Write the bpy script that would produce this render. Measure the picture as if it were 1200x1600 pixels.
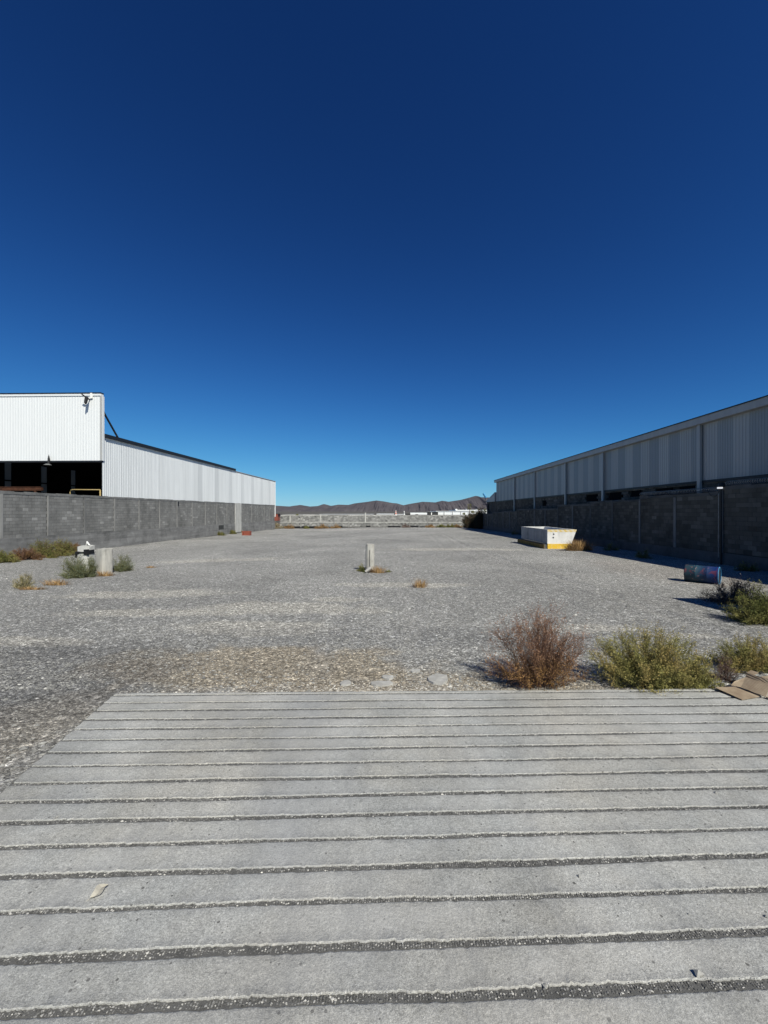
import bpy, math, random
import numpy as np
from mathutils import Vector
random.seed(7); RNG = np.random.default_rng(7)
S = bpy.context.scene
for o in list(bpy.data.objects): bpy.data.objects.remove(o)
COL = S.collection
# ------------------------------------------------------------------ camera, sky, sun, exposure
CZ = 2.3                                  # eye height above the lot's zero level
F = 620.0                                 # focal length in photo pixels (1200 wide)
TH = math.atan(16/F)                      # the view points slightly left of the walls' direction
cam = bpy.data.cameras.new('camera'); co = bpy.data.objects.new('camera', cam); COL.objects.link(co)
cam.sensor_fit = 'HORIZONTAL'; cam.sensor_width = 36; cam.lens = 36*F/1200
cam.clip_start = 0.05; cam.clip_end = 60000
co.location = (0, 0, CZ); co.rotation_euler = (math.radians(90-0.09), 0, TH)
S.camera = co
SUNV = Vector((0.53, -0.85, 1.0))
EL = math.atan2(SUNV.z, math.hypot(SUNV.x, SUNV.y)); AZ = math.atan2(SUNV.x, SUNV.y)
W = bpy.data.worlds.new('World'); S.world = W; W.use_nodes = True
nt = W.node_tree; nt.nodes.clear()
sky = nt.nodes.new('ShaderNodeTexSky'); sky.sky_type = 'NISHITA'; sky.sun_disc = False
sky.sun_elevation = EL; sky.sun_rotation = AZ
sky.altitude = 1600; sky.air_density = 0.9; sky.dust_density = 0.0; sky.ozone_density = 4.0
gam = nt.nodes.new('ShaderNodeGamma'); gam.inputs[1].default_value = 1.62
def vm(op, a, b):
    x = nt.nodes.new('ShaderNodeVectorMath'); x.operation = op
    for v, i in ((a, 0), (b, 1)):
        if isinstance(v, tuple): x.inputs[i].default_value = v
        else: nt.links.new(v, x.inputs[i])
    return x.outputs[0]
hsv = nt.nodes.new('ShaderNodeHueSaturation'); hsv.inputs['Saturation'].default_value = 1.0
bg = nt.nodes.new('ShaderNodeBackground'); bg.inputs['Strength'].default_value = 0.05
wo = nt.nodes.new('ShaderNodeOutputWorld')
nt.links.new(sky.outputs[0], gam.inputs[0]); num = vm('MULTIPLY', gam.outputs[0], (0.31, 0.68, 0.95)); den = vm('ADD', vm('MULTIPLY', gam.outputs[0], (0.026, 0.040, 0.046)), (1.0, 1.0, 1.0))
nt.links.new(vm('DIVIDE', num, den), hsv.inputs['Color'])
nt.links.new(hsv.outputs[0], bg.inputs[0]); nt.links.new(bg.outputs[0], wo.inputs[0])
sl = bpy.data.lights.new('sun', 'SUN'); sl.energy = 5.0; sl.angle = math.radians(0.53); sl.color = (1.0, 0.972, 0.87)
so = bpy.data.objects.new('sun', sl); COL.objects.link(so)
so.rotation_euler = (-SUNV).to_track_quat('-Z', 'Y').to_euler(); so.location = (20, -30, 40)
S.view_settings.view_transform = 'Standard'; S.view_settings.look = 'None'
S.view_settings.exposure = 0.2; S.view_settings.gamma = 1.0
S.render.engine = 'CYCLES'; S.cycles.max_bounces = 6

# ------------------------------------------------------------------ geometry of the place
def sstep(a, b, x):
    t = np.clip((np.asarray(x, float)-a)/(b-a), 0, 1); return t*t*(3-2*t)
def gz(X, Y):
    """height of the lot's ground (world z)"""
    X = np.asarray(X, float); Y = np.asarray(Y, float)
    d = Y*math.cos(TH)-X*math.sin(TH)
    far = -(2.215+0.0125*(np.clip(Y, 4.8, 90)-4.8))
    ramp = -(1.85+0.0823*np.clip(d, -6, 4.86))
    t = sstep(4.75, 5.1, d)
    z = ramp*(1-t)+np.minimum(far, ramp)*t
    z = z-0.25*sstep(4, 16, -X)*sstep(5, 15, Y)
    und = 0.025*(np.sin(X*0.7+1.3)*np.sin(Y*0.45)+0.5*np.sin(X*1.9+Y*0.8)*np.sin(Y*1.3-X*0.4))
    for (cx, dep, ph) in ((-1.5, 0.020, 0.0), (0.15, 0.018, 0.4), (3.95, 0.022, 1.0), (5.65, 0.040, 1.0), (-7.6, 0.02, 2.0)):
        q = (X-cx-0.35*np.sin(Y*0.13+ph))/0.17
        und = und-dep*np.exp(-q*q)*(0.6+0.4*np.sin(Y*0.9+ph))+0.5*dep*np.exp(-(np.abs(q)-2.0)**2)
    und = und*sstep(5.2, 8, Y)*(1-sstep(70, 120, Y))
    return CZ+z+und
def gzf(X, Y): return float(gz(X, Y))
def c2w(xc, d):
    return xc*math.cos(TH)-d*math.sin(TH), xc*math.sin(TH)+d*math.cos(TH)
def onground(px, py):
    """the spot of the lot seen along a measured bearing"""
    d = 2.4*F/(py-799)
    for _ in range(30):
        X, Y = c2w((px-600)/F*d, d); d = (CZ-gzf(X, Y))*F/(py-799)
    return X, Y, gzf(X, Y)
def on_x(px, X):
    t = (px-600)/F; k = X/(t*math.cos(TH)-math.sin(TH))
    return k*(t*math.sin(TH)+math.cos(TH))

# ------------------------------------------------------------------ mesh helpers
def mesh_np(name, V, Fc, mat=None, smooth=False):
    V = np.asarray(V, np.float32); Fc = np.asarray(Fc, np.int32)
    me = bpy.data.meshes.new(name); n, k = Fc.shape
    me.vertices.add(len(V)); me.vertices.foreach_set('co', V.ravel())
    me.loops.add(n*k); me.loops.foreach_set('vertex_index', Fc.ravel())
    me.polygons.add(n); me.polygons.foreach_set('loop_start', np.arange(0, n*k, k, dtype=np.int32))
    me.polygons.foreach_set('use_smooth', np.full(n, smooth, bool))
    me.update(calc_edges=True)
    if mat: me.materials.append(mat)
    return me
def link(name, me, parent=None, loc=None, label=None, cat=None, group=None, kind=None):
    o = bpy.data.objects.new(name, me); COL.objects.link(o)
    if parent: o.parent = parent
    if loc is not None: o.location = loc
    if label: o['label'] = label
    if cat: o['category'] = cat
    if group: o['group'] = group
    if kind: o['kind'] = kind
    return o
def thing(name, label, cat, loc=(0, 0, 0), rz=0, group=None):
    o = link(name, None, None, loc, label, cat, group); o.rotation_euler = (0, 0, rz); return o
class MB:
    """collects quads into one mesh"""
    def __init__(s): s.v = []; s.f = []
    def box(s, x0, x1, y0, y1, z0, z1, j=0.0):
        b = len(s.v)
        for z in (z0, z1):
            for (x, y) in ((x0, y0), (x1, y0), (x1, y1), (x0, y1)):
                s.v.append((x+random.uniform(-j, j), y+random.uniform(-j, j), z+random.uniform(-j, j)))
        for q in ((0, 3, 2, 1), (4, 5, 6, 7), (0, 1, 5, 4), (1, 2, 6, 5), (2, 3, 7, 6), (3, 0, 4, 7)):
            s.f.append(tuple(b+i for i in q))
        return s
    def quad(s, *p):
        b = len(s.v); s.v.extend(p); s.f.append((b, b+1, b+2, b+3)); return s
    def prism(s, poly, y0, y1, axis='y'):
        b = len(s.v); n = len(poly)
        for y in (y0, y1):
            for (a, c) in poly: s.v.append((a, y, c) if axis == 'y' else ((y, a, c) if axis == 'x' else (a, c, y)))
        for i in range(n):
            k = (i+1) % n; s.f.append((b+i, b+k, b+n+k, b+n+i))
        for base, rev in ((0, 1), (n, 0)):
            idx = [b+base+i for i in range(n)]
            if rev: idx = idx[::-1]
            if n == 4: s.f.append(tuple(idx))
            else:
                for i in range(1, n-1, 1): s.f.append((idx[0], idx[i], idx[i+1], idx[i+1]))
        return s
    def tube(s, pts, r, n=6, cap=True):
        pts = [Vector(p) for p in pts]; b0 = len(s.v); m = len(pts)
        rs = r if isinstance(r, (list, tuple)) else [r]*m
        for i, p in enumerate(pts):
            t = (pts[min(i+1, m-1)]-pts[max(i-1, 0)]).normalized()
            up = Vector((0, 0, 1)) if abs(t.z) < 0.9 else Vector((1, 0, 0))
            a = t.cross(up).normalized(); c = t.cross(a).normalized()
            for k in range(n):
                w = 2*math.pi*k/n; s.v.append(tuple(p+(a*math.cos(w)+c*math.sin(w))*rs[i]))
        for i in range(m-1):
            for k in range(n):
                k2 = (k+1) % n
                s.f.append((b0+i*n+k, b0+i*n+k2, b0+(i+1)*n+k2, b0+(i+1)*n+k))
        if cap:
            for base in (0, (m-1)*n):
                for k in range(1, n-1): s.f.append((b0+base, b0+base+k, b0+base+k+1, b0+base+k+1))
        return s
    def mesh(s, name, mat, smooth=False, bevel=0):
        me = bpy.data.meshes.new(name)
        me.from_pydata([tuple(v) for v in s.v], [], [tuple(dict.fromkeys(f)) for f in s.f]); me.update()
        import bmesh
        bm = bmesh.new(); bm.from_mesh(me)
        bmesh.ops.recalc_face_normals(bm, faces=bm.faces)
        if bevel: bmesh.ops.bevel(bm, geom=list(bm.edges), offset=bevel, segments=1, affect='EDGES', profile=0.5)
        bm.to_mesh(me); bm.free()
        if smooth:
            for p in me.polygons: p.use_smooth = True
        me.materials.append(mat); return me
    def build(s, name, mat, parent=None, smooth=False, bevel=0, **k):
        return link(name, s.mesh(name, mat, smooth, bevel), parent, **k)

# ------------------------------------------------------------------ material helpers
class NT:
    def __init__(s, name, rough=0.85, metal=0.0, spec=0.3):
        s.m = bpy.data.materials.new(name); s.m.use_nodes = True; s.t = s.m.node_tree
        s.b = s.t.nodes['Principled BSDF']; s.b.inputs['Roughness'].default_value = rough
        s.b.inputs['Metallic'].default_value = metal; s.b.inputs['Specular IOR Level'].default_value = spec
        s.tc = s.t.nodes.new('ShaderNodeNewGeometry').outputs['Position']
    def n(s, typ, **k):
        x = s.t.nodes.new(typ)
        for a, v in k.items(): setattr(x, a, v)
        return x
    def L(s, a, b): s.t.links.new(a, b)
    def scale(s, v, sc):
        x = s.n('ShaderNodeVectorMath', operation='MULTIPLY'); s.L(v, x.inputs[0]); x.inputs[1].default_value = sc; return x.outputs[0]
    def noise(s, sc, det=4, rough=0.6, vec=None, dist=0.0):
        x = s.n('ShaderNodeTexNoise'); x.inputs['Scale'].default_value = sc; x.inputs['Detail'].default_value = det
        x.inputs['Roughness'].default_value = rough; x.inputs['Distortion'].default_value = dist
        s.L(vec if vec is not None else s.tc, x.inputs['Vector']); return x.outputs['Fac']
    def voro(s, sc, out='Color', feat='F1', vec=None):
        x = s.n('ShaderNodeTexVoronoi', feature=feat); x.inputs['Scale'].default_value = sc
        s.L(vec if vec is not None else s.tc, x.inputs['Vector']); return x.outputs[out]
    def ramp(s, fac, stops, interp='LINEAR'):
        x = s.n('ShaderNodeValToRGB'); cr = x.color_ramp; cr.interpolation = interp
        while len(cr.elements) < len(stops): cr.elements.new(0.5)
        for e, (p, c) in zip(cr.elements, stops):
            e.position = p; e.color = (c, c, c, 1) if isinstance(c, (int, float)) else (*c, 1)
        s.L(fac, x.inputs[0]); return x.outputs[0]
    def mix(s, fac, a, b, mode='MIX'):
        x = s.n('ShaderNodeMix', data_type='RGBA', blend_type=mode)
        for v, i in ((fac, 0), (a, 6), (b, 7)):
            if isinstance(v, (int, float)): x.inputs[i].default_value = v if i == 0 else (v, v, v, 1)
            elif isinstance(v, tuple): x.inputs[i].default_value = (*v, 1)
            else: s.L(v, x.inputs[i])
        return x.outputs[2]
    def math(s, op, a, b=None):
        x = s.n('ShaderNodeMath', operation=op)
        for v, i in ((a, 0), (b, 1)):
            if v is None: continue
            if isinstance(v, (int, float)): x.inputs[i].default_value = v
            else: s.L(v, x.inputs[i])
        return x.outputs[0]
    def bump(s, h, st=0.5, dist=0.01):
        x = s.n('ShaderNodeBump'); x.inputs['Strength'].default_value = st; x.inputs['Distance'].default_value = dist
        s.L(h, x.inputs['Height']); s.L(x.outputs[0], s.b.inputs['Normal'])
    def done(s, c):
        if isinstance(c, tuple): s.b.inputs['Base Color'].default_value = (*c, 1)
        else: s.L(c, s.b.inputs['Base Color'])
        return s.m
    def island(s): return s.n('ShaderNodeNewGeometry').outputs['Random Per Island']
    def orand(s): return s.n('ShaderNodeObjectInfo').outputs['Random']
    def sep(s):
        x = s.n('ShaderNodeSeparateXYZ'); s.L(s.tc, x.inputs[0]); return x.outputs

def plain(name, c, rough=0.8, metal=0.0, var=0.2, sc=6.0, bump=0.0):
    t = NT(name, rough, metal)
    f = t.noise(sc, 5, 0.65)
    col = t.ramp(f, [(0.3, tuple(v*(1-var) for v in c)), (0.7, tuple(min(1, v*(1+var)) for v in c))])
    if bump: t.bump(t.noise(sc*8, 4, 0.7), bump, 0.01)
    return t.done(col)

def mat_ground():
    t = NT('gravel_ground', 0.95, 0, 0.15)
    P = t.sep()
    big = t.noise(0.16, 5, 0.6, dist=0.6)
    mid = t.noise(0.9, 5, 0.65)
    # individual little stones as cells, several sizes
    c1 = t.voro(38, 'Color'); c2 = t.voro(85, 'Color'); c3 = t.voro(14, 'Color')
    def g(c): x = t.n('ShaderNodeSeparateColor'); t.L(c, x.inputs[0]); return x.outputs
    s1 = t.ramp(g(c1)[0], [(0.0, 0.48), (0.45, 0.8), (0.8, 1.1), (0.95, 1.7), (1.0, 2.2)])
    s2 = t.ramp(g(c2)[1], [(0.0, 0.6), (0.7, 1.05), (0.96, 1.6)])
    s3 = t.ramp(g(c3)[0], [(0.0, 0.76), (0.5, 0.98), (0.88, 1.08), (0.95, 1.4)])
    base = t.ramp(big, [(0.32, (0.215, 0.211, 0.198)), (0.5, (0.285, 0.28, 0.262)), (0.66, (0.36, 0.352, 0.328))])
    base = t.mix(t.ramp(mid, [(0.35, 0.0), (0.75, 0.35)]), base, (0.36, 0.35, 0.33))
    # bare tan soil in a broken band in front of the concrete and in a few spots
    def blob(cx, cy, rx, ry):
        a = t.math('POWER', t.math('DIVIDE', t.math('SUBTRACT', P[0], cx), rx), 2.0)
        b = t.math('POWER', t.math('DIVIDE', t.math('SUBTRACT', P[1], cy), ry), 2.0)
        d = t.math('ADD', a, b); d = t.math('ADD', d, t.math('MULTIPLY', t.math('SUBTRACT', t.noise(1.3, 6, 0.7), 0.5), 2.6))
        return t.ramp(d, [(0.45, 1.0), (1.15, 0.0)])
    def absolute(m, c, amt): return t.mix(t.math('MULTIPLY', m, amt), base, c)
    soil = t.ramp(t.noise(7, 5, 0.7), [(0.3, (0.255, 0.212, 0.152)), (0.7, (0.385, 0.335, 0.255))])
    base = t.mix(t.math('MULTIPLY', blob(-2.0, 5.7, 2.8, 1.0), 0.85), base, soil)
    base = t.mix(t.math('MULTIPLY', blob(0.6, 5.15, 2.6, 0.5), 0.8), base, soil)
    base = t.mix(t.math('MULTIPLY', blob(-3.9, 3.2, 0.9, 2.2), 0.45), base, soil)
    pale = (0.50, 0.47, 0.405)
    for b in ((-2.6, 7.6, 1.9, 0.55), (-1.3, 10.3, 0.9, 0.35), (3.6, 7.7, 1.3, 0.35), (5.2, 7.3, 0.9, 0.22), (0.3, 12.5, 2.5, 0.5), (-9, 20, 4, 1.0), (4, 26, 5, 1.2), (-5.5, 8.7, 2.5, 0.4), (-8, 66, 7, 3), (-2.5, 9.2, 2.6, 0.7), (-7, 11, 3, 0.7), (-6.5, 6.7, 1.6, 0.3)):
        base = t.mix(t.math('MULTIPLY', blob(*b), 0.52), base, pale)
    dark = (0.105, 0.103, 0.102)
    base = t.mix(t.math('MULTIPLY', blob(-5.2, 5.3, 2.6, 1.7), 0.5), base, dark)
    base = t.mix(t.math('MULTIPLY', blob(0.5, 7.2, 5.0, 0.7), 0.3), base, (0.15, 0.15, 0.152))
    base = t.mix(t.math('MULTIPLY', blob(11.0, 16.0, 3.0, 5.0), 0.45), base, (0.29, 0.262, 0.232))
    # faint wheel tracks running up the lot
    tr = t.math('ADD', P[0], t.math('MULTIPLY', t.math('SUBTRACT', t.noise(0.12, 2, 0.5), 0.5), 5.0))
    for cx in (-1.4, 0.4, 4.6, 6.3, -7.5):
        w = t.math('ABSOLUTE', t.math('SUBTRACT', tr, cx))
        m = t.math('MULTIPLY', t.ramp(w, [(0.1, 1.0), (0.4, 0.0)]), t.ramp(mid, [(0.35, 0.1), (0.6, 0.5)]))
        base = t.mix(t.math('MULTIPLY', m, 0.5), base, (0.34, 0.33, 0.31))
    col = t.mix(1.0, base, s1, 'MULTIPLY'); col = t.mix(1.0, col, s2, 'MULTIPLY'); col = t.mix(1.0, col, s3, 'MULTIPLY')
    # beyond the plot: dry plain
    far = t.ramp(P[1], [(0.0, 0.0), (1.0, 1.0)])
    out = t.math('GREATER_THAN', t.math('ABSOLUTE', P[1]), 95.0)
    desert = t.ramp(t.noise(0.01, 5, 0.6), [(0.35, (0.075, 0.07, 0.062)), (0.65, (0.12, 0.108, 0.092))])
    col = t.mix(out, col, desert)
    h = t.math('ADD', t.math('MULTIPLY', t.voro(38, 'Distance'), -0.9), t.math('MULTIPLY', t.noise(55, 5, 0.7), 1.6))
    h = t.math('ADD', h, t.math('MULTIPLY', t.noise(9, 4, 0.7), 2.0))
    t.bump(h, 0.9, 0.014)
    return t.done(col)
def mat_stone(name, lo, hi, white=0.85):
    t = NT(name, 0.95, 0, 0.15)
    c = t.ramp(t.island(), [(0.0, lo), (0.55, tuple((a+b)/2 for a, b in zip(lo, hi))), (white, hi), (1.0, (0.56, 0.54, 0.49))])
    c = t.mix(1.0, c, t.ramp(t.noise(60, 4), [(0.3, 0.8), (0.7, 1.15)]), 'MULTIPLY')
    return t.done(c)
def mat_concrete(name, lo, hi, sc=1.5, stain=0.5, bump=0.4, streak=False, pits=False, boards=False):
    t = NT(name, 0.92, 0, 0.2)
    v = t.scale(t.tc, (1, 1, 0.18)) if streak else t.tc
    f = t.noise(sc, 7, 0.68, vec=v, dist=0.3)
    c = t.ramp(f, [(0.3, lo), (0.7, hi)])
    g = t.ramp(t.noise(sc*60, 3, 0.7), [(0.3, 0.84), (0.7, 1.14)])
    c = t.mix(1.0, c, g, 'MULTIPLY')
    s = t.ramp(t.noise(sc*0.45, 6, 0.7, vec=t.scale(t.tc, (1.3, 1, 0.9))), [(0.48, 1.0), (0.72, 1.0-stain*0.55)])
    c = t.mix(1.0, c, s, 'MULTIPLY')
    h = t.noise(sc*60, 4, 0.75)
    if boards: c = t.mix(1.0, c, t.ramp(t.noise(1.0, 5, 0.75, vec=t.scale(t.tc, (0.25, 0.25, 4.0))), [(0.4, 1.08), (0.62, 0.72)]), 'MULTIPLY')
    if pits:
        d = t.voro(23, 'Distance'); k = t.n('ShaderNodeSeparateColor'); t.L(t.voro(23, 'Color'), k.inputs[0])
        rad = t.math('MULTIPLY', t.math('GREATER_THAN', k.outputs[0], 0.62), t.math('MULTIPLY', k.outputs[1], 0.19))
        m = t.math('LESS_THAN', d, rad)
        c = t.mix(t.math('MULTIPLY', m, 0.75), c, (0.06, 0.058, 0.054)); h = t.math('SUBTRACT', h, m)
        g2 = t.mix(1.0, t.ramp(t.noise(260, 2, 0.6), [(0.3, 0.6), (0.5, 1.0), (0.7, 1.36)]), t.mix(1.0, t.ramp(t.noise(38, 5, 0.75), [(0.32, 0.80), (0.68, 1.17)]), t.ramp(t.noise(105, 3, 0.8), [(0.3, 0.66), (0.7, 1.32)]), 'MULTIPLY'), 'MULTIPLY')
        c = t.mix(1.0, c, g2, 'MULTIPLY')
        warm = t.ramp(t.noise(0.8, 4, 0.6), [(0.4, (0.97, 0.98, 1.0)), (0.7, (1.05, 1.01, 0.96))])
        c = t.mix(1.0, c, warm, 'MULTIPLY')
        dust = t.ramp(t.noise(0.55, 6, 0.7, dist=0.8), [(0.46, 0.0), (0.64, 0.38)])
        c = t.mix(dust, c, (0.50, 0.49, 0.465))
        sc2 = t.ramp(t.noise(2.6, 6, 0.8, vec=t.scale(t.tc, (1.0, 0.35, 1))), [(0.50, 0.0), (0.72, 0.5)])
        c = t.mix(sc2, c, (0.235, 0.235, 0.232))
        P_ = t.sep(); cx_ = t.math('ABSOLUTE', t.math('ADD', t.math('SUBTRACT', P_[0], t.math('MULTIPLY', P_[1], -0.12)), t.math('ADD', 0.45, t.math('MULTIPLY', t.math('SUBTRACT', t.noise(1.4, 4, 0.6), 0.5), -1.6))))
        c = t.mix(t.ramp(cx_, [(0.05, 0.34), (0.5, 0.0)]), c, (0.24, 0.243, 0.245))
        streak_ = t.ramp(t.noise(5, 4, 0.7, vec=t.scale(t.tc, (0.4, 3.5, 1)), dist=1.5), [(0.62, 0.0), (0.70, 0.22)])
        c = t.mix(streak_, c, (0.46, 0.455, 0.44))
    t.bump(h, bump, 0.006)
    return t.done(c)
def mat_block(name, lo, hi, stain=(1.0, 0.55)):
    t = NT(name, 0.95, 0, 0.15)
    r = t.math('FRACT', t.math('ADD', t.island(), t.orand()))
    c = t.ramp(r, [(0.0, lo), (0.5, tuple((a+b)/2 for a, b in zip(lo, hi))), (0.92, hi), (1.0, tuple(min(1, v*1.35) for v in hi))])
    c = t.mix(1.0, c, t.ramp(t.noise(40, 3, 0.7), [(0.3, 0.82), (0.7, 1.15)]), 'MULTIPLY')
    c = t.mix(1.0, c, t.ramp(t.noise(0.5, 6, 0.7, vec=t.scale(t.tc, (1, 1.6, 0.7))), [(0.42, stain[0]), (0.68, stain[1])]), 'MULTIPLY')
    t.bump(t.noise(70, 4, 0.8), 0.5, 0.006)
    return t.done(c)
def mat_sheet(name, c, rough=0.45, dirt=0.15, metal=0.0, rv=0.0):
    t = NT(name, rough, metal, 0.4)
    v = t.scale(t.tc, (1.6, 1.6, 0.12))
    f = t.ramp(t.noise(1.6, 6, 0.7, vec=v), [(0.35, 1.0-dirt), (0.65, 1.0)])
    k = t.mix(1.0, c, f, 'MULTIPLY')
    if rv:
        k = t.mix(1.0, k, t.ramp(t.orand(), [(0, 1.0-rv), (1, 1.0+rv*0.3)]), 'MULTIPLY')
    # slight weathering towards grey specks
    k = t.mix(t.ramp(t.noise(9, 5, 0.75), [(0.6, 0.0), (0.8, 0.25)]), k, tuple(x*0.7 for x in c))
    t.bump(t.noise(0.9, 3, 0.5, vec=t.scale(t.tc, (1, 1, 0.4))), 0.15, 0.03)
    return t.done(k)
def mat_leaf(name, lo, hi, trans=0.0, top=None, base=None):
    t = NT(name, 0.8, 0, 0.1)
    c = t.ramp(t.island(), [(0.0, lo), (1.0, hi)])
    c2 = t.ramp(t.noise(5, 3), [(0.4, 0.75), (0.6, 1.2)])
    c = t.mix(1.0, c, c2, 'MULTIPLY')
    if top: c = t.mix(t.ramp(t.noise(3.0, 3, 0.6), [(0.45, 0.0), (0.6, 0.9)]), c, top)
    if base:
        z = t.math('ADD', t.sep()[2], t.math('MULTIPLY', t.noise(4, 3, 0.6), 0.5)); c = t.mix(t.ramp(z, [(base[1], 0.75), (base[1]+0.28, 0.0)]), c, base[0])
    return t.done(c)

M = {}
M['ground'] = mat_ground()
M['gravel'] = mat_stone('gravel_stones', (0.16, 0.157, 0.147), (0.335, 0.328, 0.302), 0.955)
M['pebble'] = mat_stone('groove_pebbles', (0.06, 0.06, 0.058), (0.25, 0.245, 0.235), 0.84)
M['slab'] = mat_concrete('ramp_concrete', (0.300, 0.298, 0.274), (0.450, 0.447, 0.416), 1.3, 0.5, 0.7, pits=True)
M['groove'] = mat_concrete('groove_concrete', (0.085, 0.084, 0.080), (0.17, 0.167, 0.158), 5, 0.4, 0.8)
M['conc'] = mat_concrete('grey_concrete', (0.13, 0.13, 0.125), (0.22, 0.218, 0.21), 2.2, 0.6, 0.4, streak=True)
M['conc_pale'] = mat_concrete('pale_concrete', (0.20, 0.196, 0.185), (0.30, 0.295, 0.28), 2.2, 0.5, 0.4, streak=True)
M['conc_white'] = mat_concrete('whitewashed_concrete', (0.36, 0.355, 0.33), (0.56, 0.55, 0.51), 3.0, 0.45, 0.4, streak=True)
M['plinth'] = mat_concrete('footing_concrete', (0.175, 0.174, 0.168), (0.265, 0.262, 0.254), 1.4, 0.8, 0.4, boards=True)
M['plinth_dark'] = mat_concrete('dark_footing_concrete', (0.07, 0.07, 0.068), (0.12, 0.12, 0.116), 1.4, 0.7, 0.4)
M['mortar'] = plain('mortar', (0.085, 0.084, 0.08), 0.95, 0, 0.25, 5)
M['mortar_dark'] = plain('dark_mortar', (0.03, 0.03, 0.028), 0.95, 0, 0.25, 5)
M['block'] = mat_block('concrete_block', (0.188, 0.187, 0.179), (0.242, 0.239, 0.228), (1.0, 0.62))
M['block_dark'] = mat_block('dark_grey_block', (0.074, 0.070, 0.060), (0.128, 0.121, 0.105), (1.0, 0.6))  # darker grey than the left wall's blocks
M['block_far'] = mat_block('rear_wall_block', (0.17, 0.17, 0.162), (0.36, 0.355, 0.335), (1.0, 0.7))
M['white_sheet'] = mat_sheet('white_steel_sheet', (0.70, 0.71, 0.70), 0.5, 0.04)
M['side_sheet'] = mat_sheet('galvanised_white_sheet', (0.70, 0.715, 0.71), 0.5, 0.12, 0, 0.06)
M['side_grey'] = mat_sheet('greyed_sheet', (0.60, 0.615, 0.615), 0.5, 0.15, 0, 0.05)
M['far_white'] = mat_sheet('far_white_sheet', (0.82, 0.83, 0.81), 0.5, 0.06)
M['grey_light'] = mat_sheet('light_grey_sheet', (0.36, 0.36, 0.35), 0.4, 0.08, 0, 0.06)
M['grey_dark'] = mat_sheet('dark_grey_sheet', (0.25, 0.262, 0.265), 0.4, 0.08, 0, 0.06)
M['fascia'] = mat_sheet('fascia_metal', (0.36, 0.36, 0.35), 0.5, 0.15)
M['dark_metal'] = plain('dark_painted_steel', (0.018, 0.02, 0.024), 0.5, 0.2, 0.3)
M['roof'] = plain('roof_metal', (0.34, 0.35, 0.36), 0.5, 0.1, 0.1, 1)
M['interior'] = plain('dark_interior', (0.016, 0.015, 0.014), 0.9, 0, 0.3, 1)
M['green'] = plain('green_painted_steel', (0.16, 0.24, 0.18), 0.6, 0, 0.35, 3)
M['yellow_pipe'] = plain('yellow_pipe_paint', (0.32, 0.24, 0.10), 0.5, 0, 0.2, 3)
M['rust'] = plain('rusty_steel', (0.07, 0.028, 0.014), 0.85, 0.2, 0.5, 4)
M['red'] = plain('red_plastic', (0.24, 0.07, 0.045), 0.6, 0, 0.25, 9)
M['orange'] = plain('orange_paint', (0.65, 0.12, 0.05), 0.6, 0, 0.2, 2)
M['blue'] = plain('blue_plastic', (0.06, 0.25, 0.45), 0.5, 0, 0.2, 6)
M['black'] = plain('black_plastic', (0.012, 0.012, 0.013), 0.5, 0, 0.3, 6)
M['wire'] = plain('galvanised_wire', (0.28, 0.28, 0.27), 0.5, 0.6, 0.3, 9)
M['glassdark'] = plain('dark_glass', (0.010, 0.011, 0.012), 1.0, 0, 0.2, 2); M['glassdark'].node_tree.nodes['Principled BSDF'].inputs['Specular IOR Level'].default_value = 0.0
M['white_paint'] = plain('white_paint', (0.78, 0.77, 0.72), 0.6, 0, 0.1, 4)
M['lamp_sun_glow'] = plain('lamp_sun_glow', (0.8, 0.8, 0.78), 0.4)
M['lamp_sun_glow'].node_tree.nodes['Principled BSDF'].inputs['Emission Color'].default_value = (1, 1, 1, 1); M['lamp_sun_glow'].node_tree.nodes['Principled BSDF'].inputs['Emission Strength'].default_value = 0.6  # weak glow stands in for sunlight on the white lamp head
M['leaf_shaded'] = None
M['wood'] = plain('dry_wood', (0.13, 0.10, 0.07), 0.9, 0, 0.4, 8)

def mat_translucent():
    t = NT('translucent_panel', 0.5); tr = t.n('ShaderNodeBsdfTranslucent'); tr.inputs[0].default_value = (0.42, 0.43, 0.42, 1)
    t.b.inputs['Base Color'].default_value = (0.5, 0.5, 0.48, 1)
    mx = t.n('ShaderNodeMixShader'); mx.inputs[0].default_value = 0.5
    t.L(t.b.outputs[0], mx.inputs[1]); t.L(tr.outputs[0], mx.inputs[2]); t.L(mx.outputs[0], t.t.nodes['Material Output'].inputs[0]); return t.m
M['translucent'] = mat_translucent()
def mat_drum():
    t = NT('painted_drum_steel', 0.5, 0.0, 0.4)
    tex = t.n('ShaderNodeTexCoord'); s = t.n('ShaderNodeSeparateXYZ'); t.L(tex.outputs['Object'], s.inputs[0])
    base = t.ramp(t.math('ADD', t.math('MULTIPLY', s.outputs[0], 1.0), 0.5), [(0.12, (0.018, 0.036, 0.048)), (0.35, (0.022, 0.058, 0.078)), (0.6, (0.014, 0.034, 0.085)), (0.85, (0.008, 0.027, 0.12))])
    n1 = t.noise(4.2, 4, 0.6, vec=tex.outputs['Object'], dist=1.2)
    c = t.mix(t.ramp(n1, [(0.54, 0.0), (0.64, 0.65)]), base, (0.15, 0.03, 0.035))
    n2 = t.noise(6.5, 3, 0.5, vec=t.scale(tex.outputs['Object'], (1.4, 1, 1.9)), dist=2.0)
    c = t.mix(t.ramp(n2, [(0.66, 0.0), (0.70, 0.7)]), c, (0.42, 0.20, 0.18))
    c = t.mix(t.ramp(t.noise(14, 5, 0.8, vec=tex.outputs['Object']), [(0.60, 0.0), (0.70, 0.5)]), c, (0.06, 0.055, 0.055))
    return t.done(c)
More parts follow.
